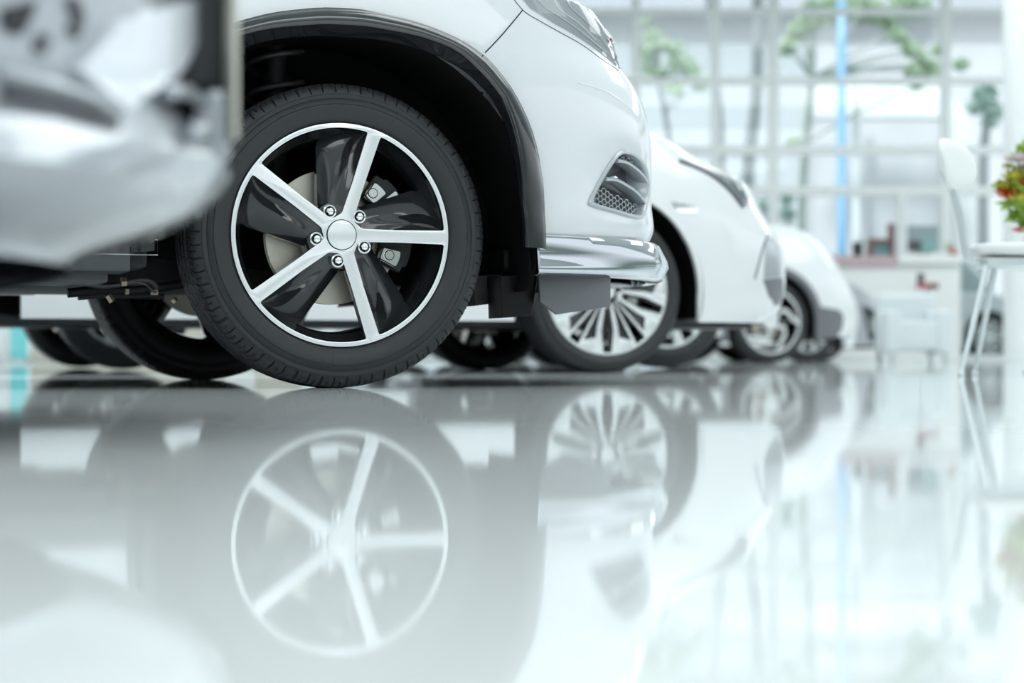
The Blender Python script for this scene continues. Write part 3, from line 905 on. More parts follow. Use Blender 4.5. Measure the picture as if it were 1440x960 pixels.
ulink('subframe_rail', [(110,418),(150,415),(230,417)], .42, .012, 'castgrey', (1,.6))
ulink('brake_pipe', [(190,397),(205,400),(214,408),(220,411)], .24, .003)
for q, y, r in (((152,415,158,424), .30, .008), ((212,411,222,411), .25, .007), ((170,396,178,396), .22, .011), ((176,410,181,410), .27, .007), ((243,420,247,424), .28, .008)):
    bm = bmesh.new(); tube(bm, [A.plane(q[0], q[1], y), A.plane(q[2], q[3], y)], r, 6); obj('bolt', bm, 'pewter', A.root)
bm = bmesh.new()
for j in range(3): tube(bm, [A.plane(662, 128-0, .25) + Vector((0,0,.0)), A.plane(668,150,.25), A.plane(678,130,.25)], .004, 6, closed=True); break
obj('liner_marking', bm, 'greyplastic', A.root)
tag(A.root, 'sharply focused white crossover car with black wheel arch trim and five-spoke wheel', 'car', 'cars parked in a slanted row')

# ================================================================== CAR B : white hatchback behind
B = Car('hatchback_car', (.388, 8.25), 1.75, 2.70, .330)
B.inset = lambda z: .004 + .10*max(0, (z-.60)/.4)**2
B.xs, B.n = .22, 2.4
levels(B, [(150,850),(188,917),(200,941),(215,966),(230,987),(240,1006),(246,1032),(254,1045),(265,1054),(285,1064),(305,1074),(320,1084),(338,1096),(360,1103),(400,1105),(428,1100),(445,1088),(455,1075)],
       .205, 1.0, .016, [(-.30,1.03)], lambda z: -2.70-.75+.08*((z-.6)/.4)**2)
cuts = pix_xz(B, [(1073,393),(1100,390),(1101,405),(1099,424),(1090,430),(1081,416)])
B.build_body('white_paint2', .40)
B.liners(.42); B.underbody(.185, .26, 'greyplastic'); B.cabin(1.02, 1.42, -.15, -.95, -3.2, -2.7, 'white_paint2'); B.wheels('vee', R_(0))
poly_on(B, cuts, .003, .03, 'deflector', 'corner_intake')
poly_on(B, pix_xz(B, [(1076,340),(1085,335),(1097,352),(1101,388),(1074,391)]), .003, .01, 'silver_paint', 'intake_surround')
strip_on(B, pix_xz(B, [(1061,392),(1067,370),(1074,345),(1080,330)]), .004, .001, 'greyplastic', 'bumper_seam')
strip_on(B, pix_xz(B, [(955,226),(985,238),(1010,253),(1028,270),(1044,291)]), .010, .0, 'greyplastic', 'headlight_edge')
poly_on(B, pix_xz(B, [(985,232),(1004,240),(1028,246),(1043,256),(1052,272),(1050,290),(1044,289),(1030,268),(1012,250)]), .003, .008, 'lens', 'headlight')
poly_on(B, pix_xz(B, [(1004,243),(1028,249),(1042,259),(1048,276),(1044,284),(1030,265),(1014,251)]), .0015, .008, 'bezel', 'headlight_reflector')
strip_on(B, pix_xz(B, [(1012,246),(1030,253),(1040,268)]), .008, .004, 'white_plastic', 'headlight_strip')
poly_on(B, pix_xz(B, [(944,284),(982,291),(980,301),(952,300)]), .003, .006, 'chrome', 'side_marker')
tag(B.root, 'white hatchback car with paired-spoke wheel parked just behind the crossover', 'car', 'cars parked in a slanted row')

# ================================================================== the cars further back
def plain_car(name, O, label, contour, W, wb, R, z0, z1, top, style, paint, under, archR=.385, roof=1.45, clad_r=None, n=2.4, inset=.10, ub='plastic'):
    c = Car(name, O, W, wb, R); c.n = n
    c.inset = lambda z: .004 + inset*max(0, (z-.62)/.4)**2
    levels(c, contour, z0, z1, .024, top, lambda z: -wb-.72+.08*((z-.6)/.4)**2)
    c.build_body(paint, archR, dx=.035, NF=60, NR=24)
    c.liners(archR+.015); c.underbody(under, z0+.05, ub)
    zt = top[-1][1] if top else z1
    c.cabin(zt, roof, (top[-1][0] if top else c.xn[-1])+.12, -1.0, -wb-.5, -wb-.25, paint)
    c.wheels(style)
    tag(c.root, label, 'car', 'cars parked in a slanted row')
    return c
Cc = plain_car('compact_car', (.80, 10.50), 'white car mostly hidden behind the white hatchback, only low parts of its wheels showing',
      [(300,1020),(340,1050),(380,1062),(430,1066),(455,1050)], 1.70, 2.75, .33, .28, .82, [(.30,.90),(-.3,.96)], 'plain', 'white_paint2', .22)
D = plain_car('suv_car', (2.14, 16.95), 'white sport utility car with grey arch trim and curling wheel spokes behind the hatchback',
      [(290,1010),(303,1060),(311,1095),(325,1130),(345,1158),(375,1180),(400,1193),(420,1200),(440,1204),(465,1197),(482,1186)], 1.85, 2.66, .345, .22, 1.14, [(-.30,1.20)], 'scroll', 'white_paint2', .19, archR=.44, roof=1.68, n=2.6)
dclad = lambda a: [(.455,.01),(.456,-.012),(.448,-.018),(.41,-.016),(.40,0),(.40,.03)]
D.arch_band(dclad, 'deflector', a0=R_(-20)); D.arch_band(dclad, 'deflector', xc=-2.66); D.arch_band(dclad, 'deflector', far=True); D.arch_band(dclad, 'deflector', xc=-2.66, far=True)
poly_on(D, pix_xz(D, [(1154,431),(1180,436),(1186,445),(1184,462),(1176,474),(1156,476)]), .005, .02, 'deflector', 'bumper_cladding', .03)
E = plain_car('saloon_car', (3.0, 20.8), 'white car with chrome wheel, next behind the curly-spoked SUV',
      [(375,1130),(385,1160),(393,1180),(405,1194),(425,1203),(450,1207),(480,1203),(492,1196)], 1.75, 2.6, .32, .16, .88, [(-.25,.98)], 'plain', 'white_paint2', .13, roof=1.45)
F = plain_car('silver_car', (3.47, 22.98), 'silver grey car at the far end of the row with dark grille',
      [(385,1160),(395,1190),(402,1207),(420,1228),(440,1239),(480,1241),(495,1233)], 1.75, 2.6, .32, .17, .90, [(-.25,.99)], 'plain', 'silver_paint', .14, roof=1.47)
for c_, pts, mt in ((F, [(1212,428),(1236,440),(1239,455),(1238,482),(1222,478)], 'dark'), (F, [(1222,446),(1234,450),(1235,466),(1224,468)], 'chrome'), (E, [(1186,472),(1201,476),(1198,490),(1186,488)], 'chrome')):
    poly_on(c_, pix_xz(c_, pts), .006 if mt == 'chrome' else .003, .02, mt, 'grille' if mt in ('dark','greyplastic') else 'fog_lamp_trim', .04)

# ================================================================== CAR Z : blurred silver car in the left foreground
Z = Car('silver_sedan_car', (-.885, 1.30), 1.70, 2.55, .31)
Z.inset = lambda z: (1.3*(z-.224) if z < .27 else .0598 + .10*max(0, (z-.55)/.4)**2) if z > .224 else 1.15*(.224-z)
Z.xs, Z.n = .20, 2.5
levels(Z, [(-330,150),(-250,225),(-150,262),(0,272),(140,272),(176,276),(190,282),(205,300),(220,315),(232,324),(242,328),(250,326),(268,312),(287,292),(310,267),(321,235),(329,208),(346,167),(356,100)],
       .158, .62, .006, [(.55,.70),(.30,.80),(-.3,.90)], lambda z: -2.55-.7)
Z.build_body('silver_paint', .36, dx=.02, NF=140)
Z.liners(.38); Z.underbody(.15, .23, 'greyplastic', xcut=.5); Z.cabin(.90, 1.42, -.1, -.9, -3.1, -2.7, 'silver_paint'); Z.wheels('plain')
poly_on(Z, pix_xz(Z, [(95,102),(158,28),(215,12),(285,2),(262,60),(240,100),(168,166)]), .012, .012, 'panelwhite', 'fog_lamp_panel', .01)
def arcp(cx, cy, rx, ry, a0, a1, n=10): return [(cx+rx*math.cos(R_(a0+(a1-a0)*k/n)), cy-ry*math.sin(R_(a0+(a1-a0)*k/n))) for k in range(n+1)]
poly_on(Z, pix_xz(Z, [(222,90),(245,62),(286,60),(286,130),(262,148),(228,140)]), .004, .01, 'plastic', 'fog_lamp_recess', .01)
strip_on(Z, pix_xz(Z, arcp(232,172,38,42,-40,110)), .011, .010, 'silver_paint', 'fog_lamp_ring')
poly_on(Z, pix_xz(Z, [(0,12),(50,0),(40,30),(28,50),(10,48),(0,36)]), .003, .01, 'dark', 'intake_opening', .01)
for q in ([(96,0),(108,22),(100,50)], [(60,52),(52,72)]): strip_on(Z, pix_xz(Z, q), .006, .002, 'greyplastic', 'intake_slat')
strip_on(Z, pix_xz(Z, [(0,132),(60,150),(120,168),(160,178)]), .006, .002, 'greyplastic', 'bumper_groove')
strip_on(Z, pix_xz(Z, [(0,108),(60,124),(110,140),(150,158)]), .006, .006, 'silver_paint', 'bumper_ridge')
# number plate holder standing at the middle of the nose
pz = Z.plane(333, 100, .40)
bm = bmesh.new(); zlo, zhi = Z.plane(333,196,.40).z, Z.plane(333,-60,.40).z
box(bm, (pz.x-.004, .40, zlo), (pz.x+.002, .82, zhi), .002); obj('plate_holder', bm, 'beige', Z.root)
bm = bmesh.new(); q0, q1 = Z.plane(290,60,.42), Z.plane(326,60,.42)
box(bm, (q0.x, .42, Z.plane(300,225,.42).z), (q1.x, .80, Z.plane(300,125,.42).z), .006); obj('bumper_lower_beam', bm, 'bezel', Z.root)
box_bm = bmesh.new(); box(box_bm, (q0.x-.03, .44, Z.plane(300,122,.42).z), (q1.x, .80, zhi), .006); obj('grille', box_bm, 'dark', Z.root)
tag(Z.root, 'blurred silver car nose with front lip filling the left foreground', 'car', 'cars parked in a slanted row')

# ================================================================== room
def plane_obj(name, pts, mat):
    bm = bmesh.new(); bm.faces.new([bm.verts.new(p) for p in pts]); return obj(name, bm, mat)
FY = 27.0
struct(plane_obj('floor', [(-22,-12,0),(16,-12,0),(16,FY,0),(-22,FY,0)], 'floor'))
bm = bmesh.new(); box(bm, (-22,-12,5.2), (16,FY,5.4)); struct(obj('ceiling', bm, 'ceil'))
# glass facade
fac = empty('window_1', (0,FY,0)); fac['kind'] = 'structure'
def wx(px, Y=FY): return at(px, 300, Y).x
def wz(py, Y=FY): return at(720, py, Y).z
def fpart(name, x0, x1, z0, z1, d=.05, mat='frame_white', y=0):
    bm = bmesh.new(); box(bm, (x0, y-d, z0), (x1, y+d, z1), .006); o = obj(name, bm, mat, fac); return o
verts_px = [(1000,1012),(1080,1095),(1323,1337)]
for k in range(1, 9): a = 1000-112*k; verts_px.append((a, a+12))
for a, b in verts_px: fpart('mullion', wx(a), wx(b), 0, 5.2)
for a, b in ((12,22),(109,119),(205,218),(262,275)): fpart('transom', -22, 15, wz(b), wz(a), .04)
fpart('transom', -22, 15, wz(-90), wz(-78), .04)
for a, b in ((1262,1274),(1340,1350)): fpart('door_post', wx(a), wx(b), 0, wz(268), .05)
fpart('threshold', -22, 15, 0, .07, .07)
fpart('pane', -22, 15, .03, 5.15, .004, 'pane')
bm = bmesh.new(); px_ = at(1412, 300, 23).x; lathe(bm, [(.42,0),(.42,5.2)], 48, 0, 'z', (px_+.42, 23, 0)); struct(obj('pillar', bm, 'frame_white', smooth=True))
# outside ground
bm = bmesh.new(); box(bm, (-40,FY+.05,-.12), (40,90,-.02)); struct(obj('ground', bm, 'concrete'))

# ================================================================== outside
bld = empty('building', (0,38,0))
bm = bmesh.new(); box(bm, (-25,38,-.02), (at(1150,0,38).x, 44, at(720,12,38).z)); obj('wall', bm, 'bwall', bld, loc=None); bld.location = (0,0,0)
bm = bmesh.new(); box(bm, (at(1150,0,38).x+.001,38,-.02), (25, 44, at(720,12,38).z)); obj('wall', bm, 'bwall2', bld)
bm = bmesh.new(); v = [bm.verts.new(p) for p in ((-26,37.5,at(720,12,37.5).z),(26,37.5,at(720,12,37.5).z),(26,44,10),(-26,44,10))]; bm.faces.new(v)
v2 = [bm.verts.new(p) for p in ((-26,37.5,at(720,12,37.5).z-.1),(26,37.5,at(720,12,37.5).z-.1),(26,44,9.8),(-26,44,9.8))]; bm.faces.new(v2)
bm.faces.new((v[0],v[1],v2[1],v2[0])); obj('roof', bm, 'roof', bld)
tag(bld, 'pale grey rendered building with tiled roof beyond the glass front', 'building')
# kiosk with a rounded white canopy
kY = 34.0; kk = empty('kiosk', (0,0,0))
xa, xb = at(1125,0,kY).x, at(1368,0,kY).x; zt, zm = at(720,122,kY).z, at(720,166,kY).z
pl = round_poly([Vector((xa,-.02)), Vector((xb,-.02)), Vector((xb,zt)), Vector((xa,zt))], [0,0,1.0,.3], 10)
inn = [(xa+.12,-.01),(xb-.5,-.01),(xb-.5,zm),(xa+.12,zm)]
b_ = plate2d([(p.x,p.y) for p in pl], [inn], .4, .01)
for v in b_.verts: v.co.y += kY
obj('canopy_frame', b_, 'white_plastic', kk, smooth=True, angle=R_(30))
bm = bmesh.new(); box(bm, (xa+.1,kY+.04,0), (xb-.48,kY+.38,zm+.02)); obj('back_panel', bm, 'bwall2', kk)
tag(kk, 'white kiosk with a rounded canopy standing outside behind the reception counter', 'kiosk')
def slim_post(px0, px1, Y, ztop, mat, name, label, cat):
    bm = bmesh.new(); r = (at(px1,0,Y).x-at(px0,0,Y).x)/2; x = (at(px1,0,Y).x+at(px0,0,Y).x)/2
    lathe(bm, [(0,-.02),(r*1.5,-.02),(r*1.5,.05),(r,.06),(r,ztop),(0,ztop)], 24, 0, 'z', (x,Y,0)); tag(obj(name, bm, mat, smooth=True, angle=R_(40)), label, cat)
slim_post(1177,1190,31,5.4,'bluepost','blue_post','tall bright blue post outside the glass front','post')
slim_post(1198,1209,33.2,4.4,'frame_white','downpipe','slim pale pipe standing right of the tall blue post','pipe')
# trees
def leaf_cloud(bm, c, r, n, size, mi=0, sq=(1,1,1)):
    for _ in range(n):
        d = Vector((random.gauss(0,1), random.gauss(0,1), random.gauss(0,1))); d.normalize(); d *= random.random()**.4
        p = Vector(c) + Vector((d.x*r*sq[0], d.y*r*sq[1], d.z*r*sq[2]))
        t = Vector((random.uniform(-1,1), random.uniform(-1,1), random.uniform(-1,1))).normalized(); u = t.orthogonal().normalized()
        s_ = size*random.uniform(.6,1.3)
        f = bm.faces.new([bm.verts.new(p + q) for q in (t*s_, u*s_*.45, -t*s_, -u*s_*.45)]); f.material_index = mi
def tree(trunk, Y, rads, crowns, label, leafm, n=140, size=.07, mat='bark', bend=None):
    t = empty('tree', (0,0,0)); bm = bmesh.new()
    pts = [at(px, py, Y) for px, py in trunk]; pts[0].z = -.05
    tube(bm, catmull(pts, 5), [rads[0] + (rads[1]-rads[0])*k/(5*(len(pts)-1)) for k in range(5*(len(pts)-1)+1)], 10)
    for px, py, rpx in crowns:
        tgt = at(px, py, Y); src = min(pts, key=lambda q: (q-tgt).length + (.6 if q.z > tgt.z else 0))
        if (tgt-src).length > .15: tube(bm, [src, (src+tgt)/2 + Vector((0,0,.05)), tgt], [rads[1]*.6, rads[1]*.4, rads[1]*.2], 6)
    obj('trunk', bm, mat, t, smooth=True)
    if crowns:
        bm = bmesh.new()
        for px, py, rpx in crowns:
            r = rpx/FPX*Y; leaf_cloud(bm, at(px, py, Y), r, int(n*min(3, (rpx/20)**2)+12), size, 0, (1.1,.9,.8))
        obj('foliage', bm, leafm, t)
    tag(t, label, 'tree', 'trees beyond the glass front')
tree([(1052,505),(1052,260),(1056,200),(1064,120),(1066,-60),(1066,-200)], 32, (.10,.085), [(1060,-150,60),(1020,-190,50)], 'thick dark grey trunk left of the blue post', 'leafd', mat='bark')
tree([(1020,505),(1015,260),(1013,170),(1002,60),(996,0),(994,-120)], 31, (.06,.04), [(990,-120,45)], 'slender dark trunk directly left of the thick grey trunk', 'leafd')
tree([(1128,505),(1128,290),(1134,200),(1141,110),(1142,30),(1148,-50)], 31.5, (.06,.045), [(1150,20,26),(1180,12,28),(1215,14,26),(1126,40,18),(1110,62,13),(1106,72,9),(1245,30,18),(1262,50,14),(1282,68,17),(1300,88,16),(1285,100,14),(1312,98,14),(1320,70,10),(1350,90,12),(1290,120,10),(1280,5,30),(1115,200,9)], 'green leafy tree with a mossy trunk and branch arching right over the blue post', 'leaf', 150, .07, 'barkg')
tree([(946,505),(942,230),(935,160),(925,110),(922,60)], 33, (.055,.03), [(918,52,16),(908,75,18),(930,62,16),(950,70,16),(965,90,18),(905,95,16),(922,105,14),(950,125,16),(975,105,16),(985,120,12),(945,95,16),(912,30,10)], 'young thin-leaved sapling nearest the crossover bonnet', 'leaf', 70, .06)
tree([(1382,505),(1382,250),(1386,190),(1390,150)], 32.5, (.10,.06), [(1385,135,18),(1374,150,16),(1398,155,16),(1388,125,14),(1392,170,12)], 'small bluish green tree beside the white pillar', 'leafd', 150, .07)
# shrubs along the building, low greenery
for i, (px, py, rp, lab) in enumerate([(1108,275,12,'dark green shrub directly behind the mossy trunk'), (1072,290,11,'dim green shrub behind the hatchback headlight'), (1146,300,11,'small shrub left of the blue post foot')]):
    t = empty('shrub', (0,0,0)); bm = bmesh.new(); tube(bm, [at(px,505,35.5) - Vector((0,0,.05)), at(px,py,35.5)], .02, 6); obj('stem', bm, 'bark', t)
    bm = bmesh.new()
    for k in range(3): leaf_cloud(bm, at(px+random.uniform(-2,2), py+k*26, 35.5), rp/FPX*35.5, 60, .08)
    obj('foliage', bm, 'leafd', t); tag(t, lab, 'shrub', 'shrubs beyond the glass front')
# vehicle outside
V = Car('white_van', (at(1392,500,29).x, 29), 1.7, 2.6, .33, R_(6)); V.n = 3.2
V.inset = lambda z: .004 + .05*max(0, (z-.62)/.4)**2
V.zl = [.22+.05*k for k in range(15)]; V.xn = [.62+.12*math.sin(k/14*PI)-(.0 if k < 10 else .05*(k-9)) for k in range(15)]; V.xr = [-3.2]*15
V.build_body('white_paint2', .38, dx=.05, NF=40, NR=16); V.liners(.39); V.underbody(.2,.28,'castgrey'); V.cabin(.92,1.5,.3,-.2,-3.1,-2.9,'white_paint2','glasspale'); V.wheels('plain')
for w_ in V.root.children: pass
V.root.location.z = -.02
tag(V.root, 'white vehicle parked outside behind the white chair legs', 'car')

# ================================================================== reception corner
CY_ = 25.3
def pbox(bm, x0, y0, x1, y1, Y, d, bev=.01, mi=0):
    a = at(x0, y1, Y); b = at(x1, y0, Y); box(bm, (a.x, Y, max(a.z, 0)), (b.x, Y+d, b.z), bev, mi)
t = empty('reception_counter', (0,0,0))
bm = bmesh.new(); pbox(bm, 1160, 372, 1350, 520, CY_, .5); obj('counter_body', bm, 'white_plastic', t)
bm = bmesh.new(); pbox(bm, 1155, 360, 1262, 372, CY_-.05, .6, .004); obj('counter_top', bm, 'pinktop', t)
bm = bmesh.new(); pbox(bm, 1263, 358, 1352, 371, CY_-.05, .6, .004); obj('counter_top', bm, 'white_plastic', t)
tag(t, 'long white reception counter with a rose-coloured worktop', 'counter')
t = empty('framed_display', (0,0,0)); bm = bmesh.new()
pbox(bm, 1222, 335, 1259, 341, CY_+.1, .2, .003); pbox(bm, 1222, 341, 1228, 360, CY_+.1, .2, .003); pbox(bm, 1253, 341, 1259, 360, CY_+.1, .2, .003); obj('frame', bm, 'brown', t)
bm = bmesh.new(); pbox(bm, 1228, 341, 1253, 360, CY_+.18, .03, .002); obj('screen', bm, 'tealglass', t); tag(t, 'brown framed display box with teal face on the counter', 'display')
t = empty('office_chair', (0,0,0)); bm = bmesh.new(); pbox(bm, 1249, 314, 1259, 335, CY_+.9, .06, .01); obj('backrest', bm, 'brown', t)
bm = bmesh.new(); a = at(1254, 335, CY_+.93); tube(bm, [(a.x,a.y,a.z),(a.x,a.y,.05)], .03, 8); box(bm, (a.x-.22,a.y-.25,.45), (a.x+.22,a.y+.2,.52), .02); tube(bm, [(a.x-.25,a.y,.04),(a.x+.25,a.y,.04)], .02, 8); tube(bm, [(a.x,a.y-.25,.04),(a.x,a.y+.25,.04)], .02, 8); obj('base', bm, 'dark', t)
tag(t, 'brown backed chair behind the brown display box', 'chair')
t = empty('pen_holder', (0,0,0)); bm = bmesh.new(); a = at(1206, 360, CY_+.15); lathe(bm, [(0,0),(.06,0),(.065,.17),(.058,.17),(.05,.02),(0,.02)], 20, 0, 'z', (a.x,a.y,a.z)); obj('cup', bm, 'dark', t, smooth=True, angle=R_(40)); bm = bmesh.new(); tube(bm, [(a.x,a.y,a.z+.02),(a.x+.03,a.y,a.z+.24)], .008, 6); obj('pen', bm, 'dark', t); tag(t, 'small dark holder on the counter right of the blue post', 'holder')
t = empty('computer_monitor', (0,0,0)); bm = bmesh.new(); pbox(bm, 1277, 317, 1320, 354, CY_+.2, .05, .004); obj('housing', bm, 'screen', t)
bm = bmesh.new(); pbox(bm, 1277, 338, 1296, 353, CY_+.19, .02, .002); obj('lower_panel', bm, 'castgrey', t); bm = bmesh.new(); pbox(bm, 1296, 338, 1316, 353, CY_+.19, .02, .002); obj('screen', bm, 'tealglass', t)
bm = bmesh.new(); a = at(1298, 356, CY_+.24); box(bm, (a.x-.1, a.y-.06, a.z-.01), (a.x+.1, a.y+.06, a.z+.02), .004); obj('foot', bm, 'screen', t)
tag(t, 'wide grey monitor with a teal lower screen on the counter', 'monitor')
t = empty('product_box', (0,0,0)); bm = bmesh.new(); pbox(bm, 1292, 398, 1320, 405, CY_-.50, .2, .003); obj('tray', bm, 'red', t); bm = bmesh.new(); pbox(bm, 1292, 384, 1300, 398, CY_-.45, .1, .003); obj('carton', bm, 'castgrey', t); bm = bmesh.new(); pbox(bm, 1308, 400, 1320, 406, CY_-.51, .1, .002); obj('lid', bm, 'dark', t)
a = at(1306, 405, CY_-.45); bm = bmesh.new(); tube(bm, [(a.x,a.y+.1,a.z),(a.x,a.y+.1,.02)], .025, 10); lathe(bm, [(0,0),(.16,0),(.16,.02),(0,.03)], 24, 0, 'z', (a.x,a.y+.1,0)); obj('stand', bm, 'white_plastic', t)
tag(t, 'small red tray with a grey carton on a slim white stand before the counter', 'display')
# armchair
AY = 20.0; t = empty('armchair', (0,0,0)); a = at(1250, 500, AY).x; b = at(1336, 500, AY).x
bm = bmesh.new(); box(bm, (a, AY+.62, .10), (b, AY+.82, wz(410, AY)), .05, 0, 3); obj('backrest', bm, 'fabric_pale', t, smooth=True, angle=R_(40))
bm = bmesh.new(); box(bm, (a+.03, AY+.02, .10), (b-.03, AY+.64, .40), .04, 0, 3); obj('seat', bm, 'fabric_pale', t, smooth=True, angle=R_(40))
for x0, x1 in ((a-.02, a+.12), (b-.12, b+.02)):
    bm = bmesh.new(); box(bm, (x0, AY, .08), (x1, AY+.7, .50), .04, 0, 3); obj('armrest', bm, 'fabric_pale', t, smooth=True, angle=R_(40))
for x0 in (a+.02, b-.06):
    for y0 in (AY+.03, AY+.72):
        bm = bmesh.new(); box(bm, (x0, y0, 0), (x0+.04, y0+.04, .10)); obj('leg', bm, 'steel', t)
tag(t, 'pale upholstered armchair in front of the reception counter', 'armchair')
# flower vase on counter
def flowers(name, base, scale, blooms, label, leafn, vase_h=.12, cat='flowers', potmat='white_plastic', lv='leafv'):
    t = empty(name, (0,0,0)); bm = bmesh.new()
    lathe(bm, [(0,0),(.05*scale,0),(.07*scale,vase_h*.5),(.06*scale,vase_h),(.052*scale,vase_h),(.045*scale,.01),(0,.01)], 24, 0, 'z', base); obj('vase', bm, potmat, t, smooth=True, angle=R_(50))
    bm = bmesh.new(); c = Vector(base)
    for (p, r, m) in blooms: tube(bm, [c + Vector((0,0,vase_h*.6)), (c+Vector((0,0,vase_h))+p)/2, p], .003*scale, 5)
    obj('stem', bm, lv, t)
    for (p, r, m) in blooms:
        bm = bmesh.new()
        for ring, (rr_, tilt, n) in enumerate(((1,.2,7),(.72,.65,6),(.4,1.1,5))):
            for k in range(n):
                a = 2*PI*k/n + ring*.5; d = Vector((math.cos(a)*math.cos(tilt), math.sin(a)*math.cos(tilt), math.sin(tilt))); sd = Vector((-math.sin(a), math.cos(a), 0))
                q = [p, p+d*r*rr_*.5+sd*r*.33*rr_, p+d*r*rr_*1.0+Vector((0,0,r*.1)), p+d*r*rr_*.5-sd*r*.33*rr_]
                bm.faces.new([bm.verts.new(v) for v in q])
        bmesh.ops.solidify(bm, geom=bm.faces[:], thickness=r*.05)
        obj('bloom', bm, m, t)
    bm = bmesh.new()
    for (cc, r, n, sz) in leafn: leaf_cloud(bm, cc, r, n, sz)
    obj('foliage', bm, lv, t)
    tag(t, label, cat); return t
b0 = at(1337, 368, CY_+.1); b0.z = at(1337, 357.5, CY_-.05).z + .016
flowers('flower_vase', tuple(b0), .6, [(at(1337,352,CY_+.1),.09,'petal_o'), (at(1341,358,CY_+.05),.09,'petal_o'), (at(1333,345,CY_+.1),.06,'petal_y')], 'small vase of orange flowers on the counter end', [(at(1337,350,CY_+.1),.045,20,.02)], .05)
# white chair
HY = 7.05; t = empty('chair', (0,0,0))
def hp(px, py, Y=HY): return at(px, py, Y)
# backrest shell: curved oval plate
bm = bmesh.new(); c = hp(1344, 233, HY); nU, nV = 16, 24; fr, bk = [], []
ax = (hp(1368,238,HY)-hp(1326,228,HY)); 
for i in range(nU+1):
    r0, r1 = [], []
    for j in range(nV):
        rr_ = i/nU; a = 2*PI*j/nV; u = rr_*math.copysign(abs(math.cos(a))**.8, math.cos(a)); v = rr_*math.copysign(abs(math.sin(a))**.85, math.sin(a))
        # local: u across width (mostly along depth, a little to the right), v up with a lean
        wid = .20*(1-.22*v*.0 + .12*v)
        p = c + Vector((.098*u, .19*u, 0))*(wid/.20) + Vector((.012*v - .035*v*0, 0, .088*v)) + Vector((-.03*(1-u*u)*1.0 + .012, 0, 0)) + Vector((-.020*v,0,0))
        r0.append(bm.verts.new(p)); r1.append(bm.verts.new(p + Vector((.022,-.006,0))*(1-.6*rr_**6)))
    fr.append(r0); bk.append(r1)
for L_ in (fr, bk):
    for i in range(nU):
        for j in range(nV):
            if i == 0: continue
            bm.faces.new((L_[i][j], L_[i][(j+1)%nV], L_[i+1][(j+1)%nV], L_[i+1][j]))
    bm.faces.new(L_[1])
for j in range(nV): bm.faces.new((fr[nU][j], fr[nU][(j+1)%nV], bk[nU][(j+1)%nV], bk[nU][j]))
bmesh.ops.delete(bm, geom=[v for v in bm.verts if not v.link_faces], context='VERTS')
obj('backrest', bm, 'chairwhite', t, smooth=True, angle=R_(60))
# seat
bm = bmesh.new(); sc_ = hp(1442, 354, HY+.05); prof = []
seatp = [(math.copysign(abs(math.cos(2*PI*k/40))**.7, math.cos(2*PI*k/40)), math.copysign(abs(math.sin(2*PI*k/40))**.7, math.sin(2*PI*k/40))) for k in range(40)]
g = []
for q, dz in ((.0,.020),(.5,.021),(.8,.025),(.95,.024),(1.0,.012),(.99,-.004),(.9,-.016),(.5,-.018),(0,-.018)):
    g.append([bm.verts.new(sc_ + Vector((.19*q*x, .19*q*y, dz + .012*x*q*0))) for x, y in seatp] if q else None)
for i in range(len(g)-1):
    if g[i] is None or g[i+1] is None: continue
    for j in range(40): bm.faces.new((g[i][j], g[i][(j+1)%40], g[i+1][(j+1)%40], g[i+1][j]))
bm.faces.new(g[1]); bm.faces.new(g[-2]); obj('seat', bm, 'chairwhite', t, smooth=True, angle=R_(60))
for dy in (-.028, .028):
    bm = bmesh.new(); tube(bm, catmull([hp(1329,238,HY)+Vector((0,dy+.03,0)), hp(1341,270)+Vector((0,dy,0)), hp(1351,305)+Vector((0,dy,0)), hp(1357,345)+Vector((0,dy,0)), hp(1364,366)+Vector((0,dy,0)), hp(1385,373)+Vector((0,dy,0)), hp(1440,372)+Vector((0,dy,0)), hp(1500,370)+Vector((0,dy,0))], 6), .0085, 10); obj('back_support', bm, 'steel', t, smooth=True)
legs = [((1388,374),(1352,528),-.13), ((1400,374),(1371,518),.16), ((1482,372),(1520,528),-.13), ((1476,372),(1508,518),.16)]
for (p0, p1, dy) in legs:
    a = hp(p0[0], p0[1], HY+dy*.6); Yb = CH*FPX/(p1[1]-HOR); b = hp(p1[0], p1[1], HY+dy); b.z = .012
    bm = bmesh.new(); tube(bm, [a, (a+b)/2, b], [.0115,.010,.008], 12); 
    lathe(bm, [(0,0),(.012,0),(.012,.016),(.008,.02)], 12, 0, 'z', (b.x,b.y,0)); obj('leg', bm, 'steel', t, smooth=True, angle=R_(50))
bm = bmesh.new(); box(bm, (hp(1380,370).x, HY-.10, hp(1380,376).z), (hp(1490,370).x, HY+.13, hp(1380,366).z), .005); obj('seat_frame', bm, 'steel', t)
tag(t, 'white moulded chair on slim steel legs at the right edge', 'chair')
# low table with flower arrangement
TY = 8.2; tx = at(1500, 350, TY).x; tz = .44
t = empty('side_table', (0,0,0)); bm = bmesh.new(); lathe(bm, [(0,tz-.025),(.24,tz-.025),(.25,tz-.012),(.24,tz),(0,tz)], 48, 0, 'z', (tx,TY,0)); obj('table_top', bm, 'chairwhite', t, smooth=True, angle=R_(40))
bm = bmesh.new(); lathe(bm, [(0,0),(.17,0),(.17,.012),(.03,.03),(.022,tz-.03),(0,tz-.025)], 32, 0, 'z', (tx,TY,0)); obj('pedestal', bm, 'steel', t, smooth=True, angle=R_(40)); tag(t, 'round white side table behind the white chair', 'table')
bl = [((1421,279),.055,'petal_o'),((1412,272),.04,'petal_o'),((1426,252),.055,'petal_y'),((1414,262),.045,'petal_y'),((1432,228),.06,'petal_w'),((1440,240),.05,'petal_w'),((1418,236),.03,'petal_y'),((1436,282),.05,'petal_y'),((1452,262),.06,'petal_o'),((1465,240),.06,'petal_p'),((1470,280),.06,'petal_y'),((1432,326),.03,'petal_p')]
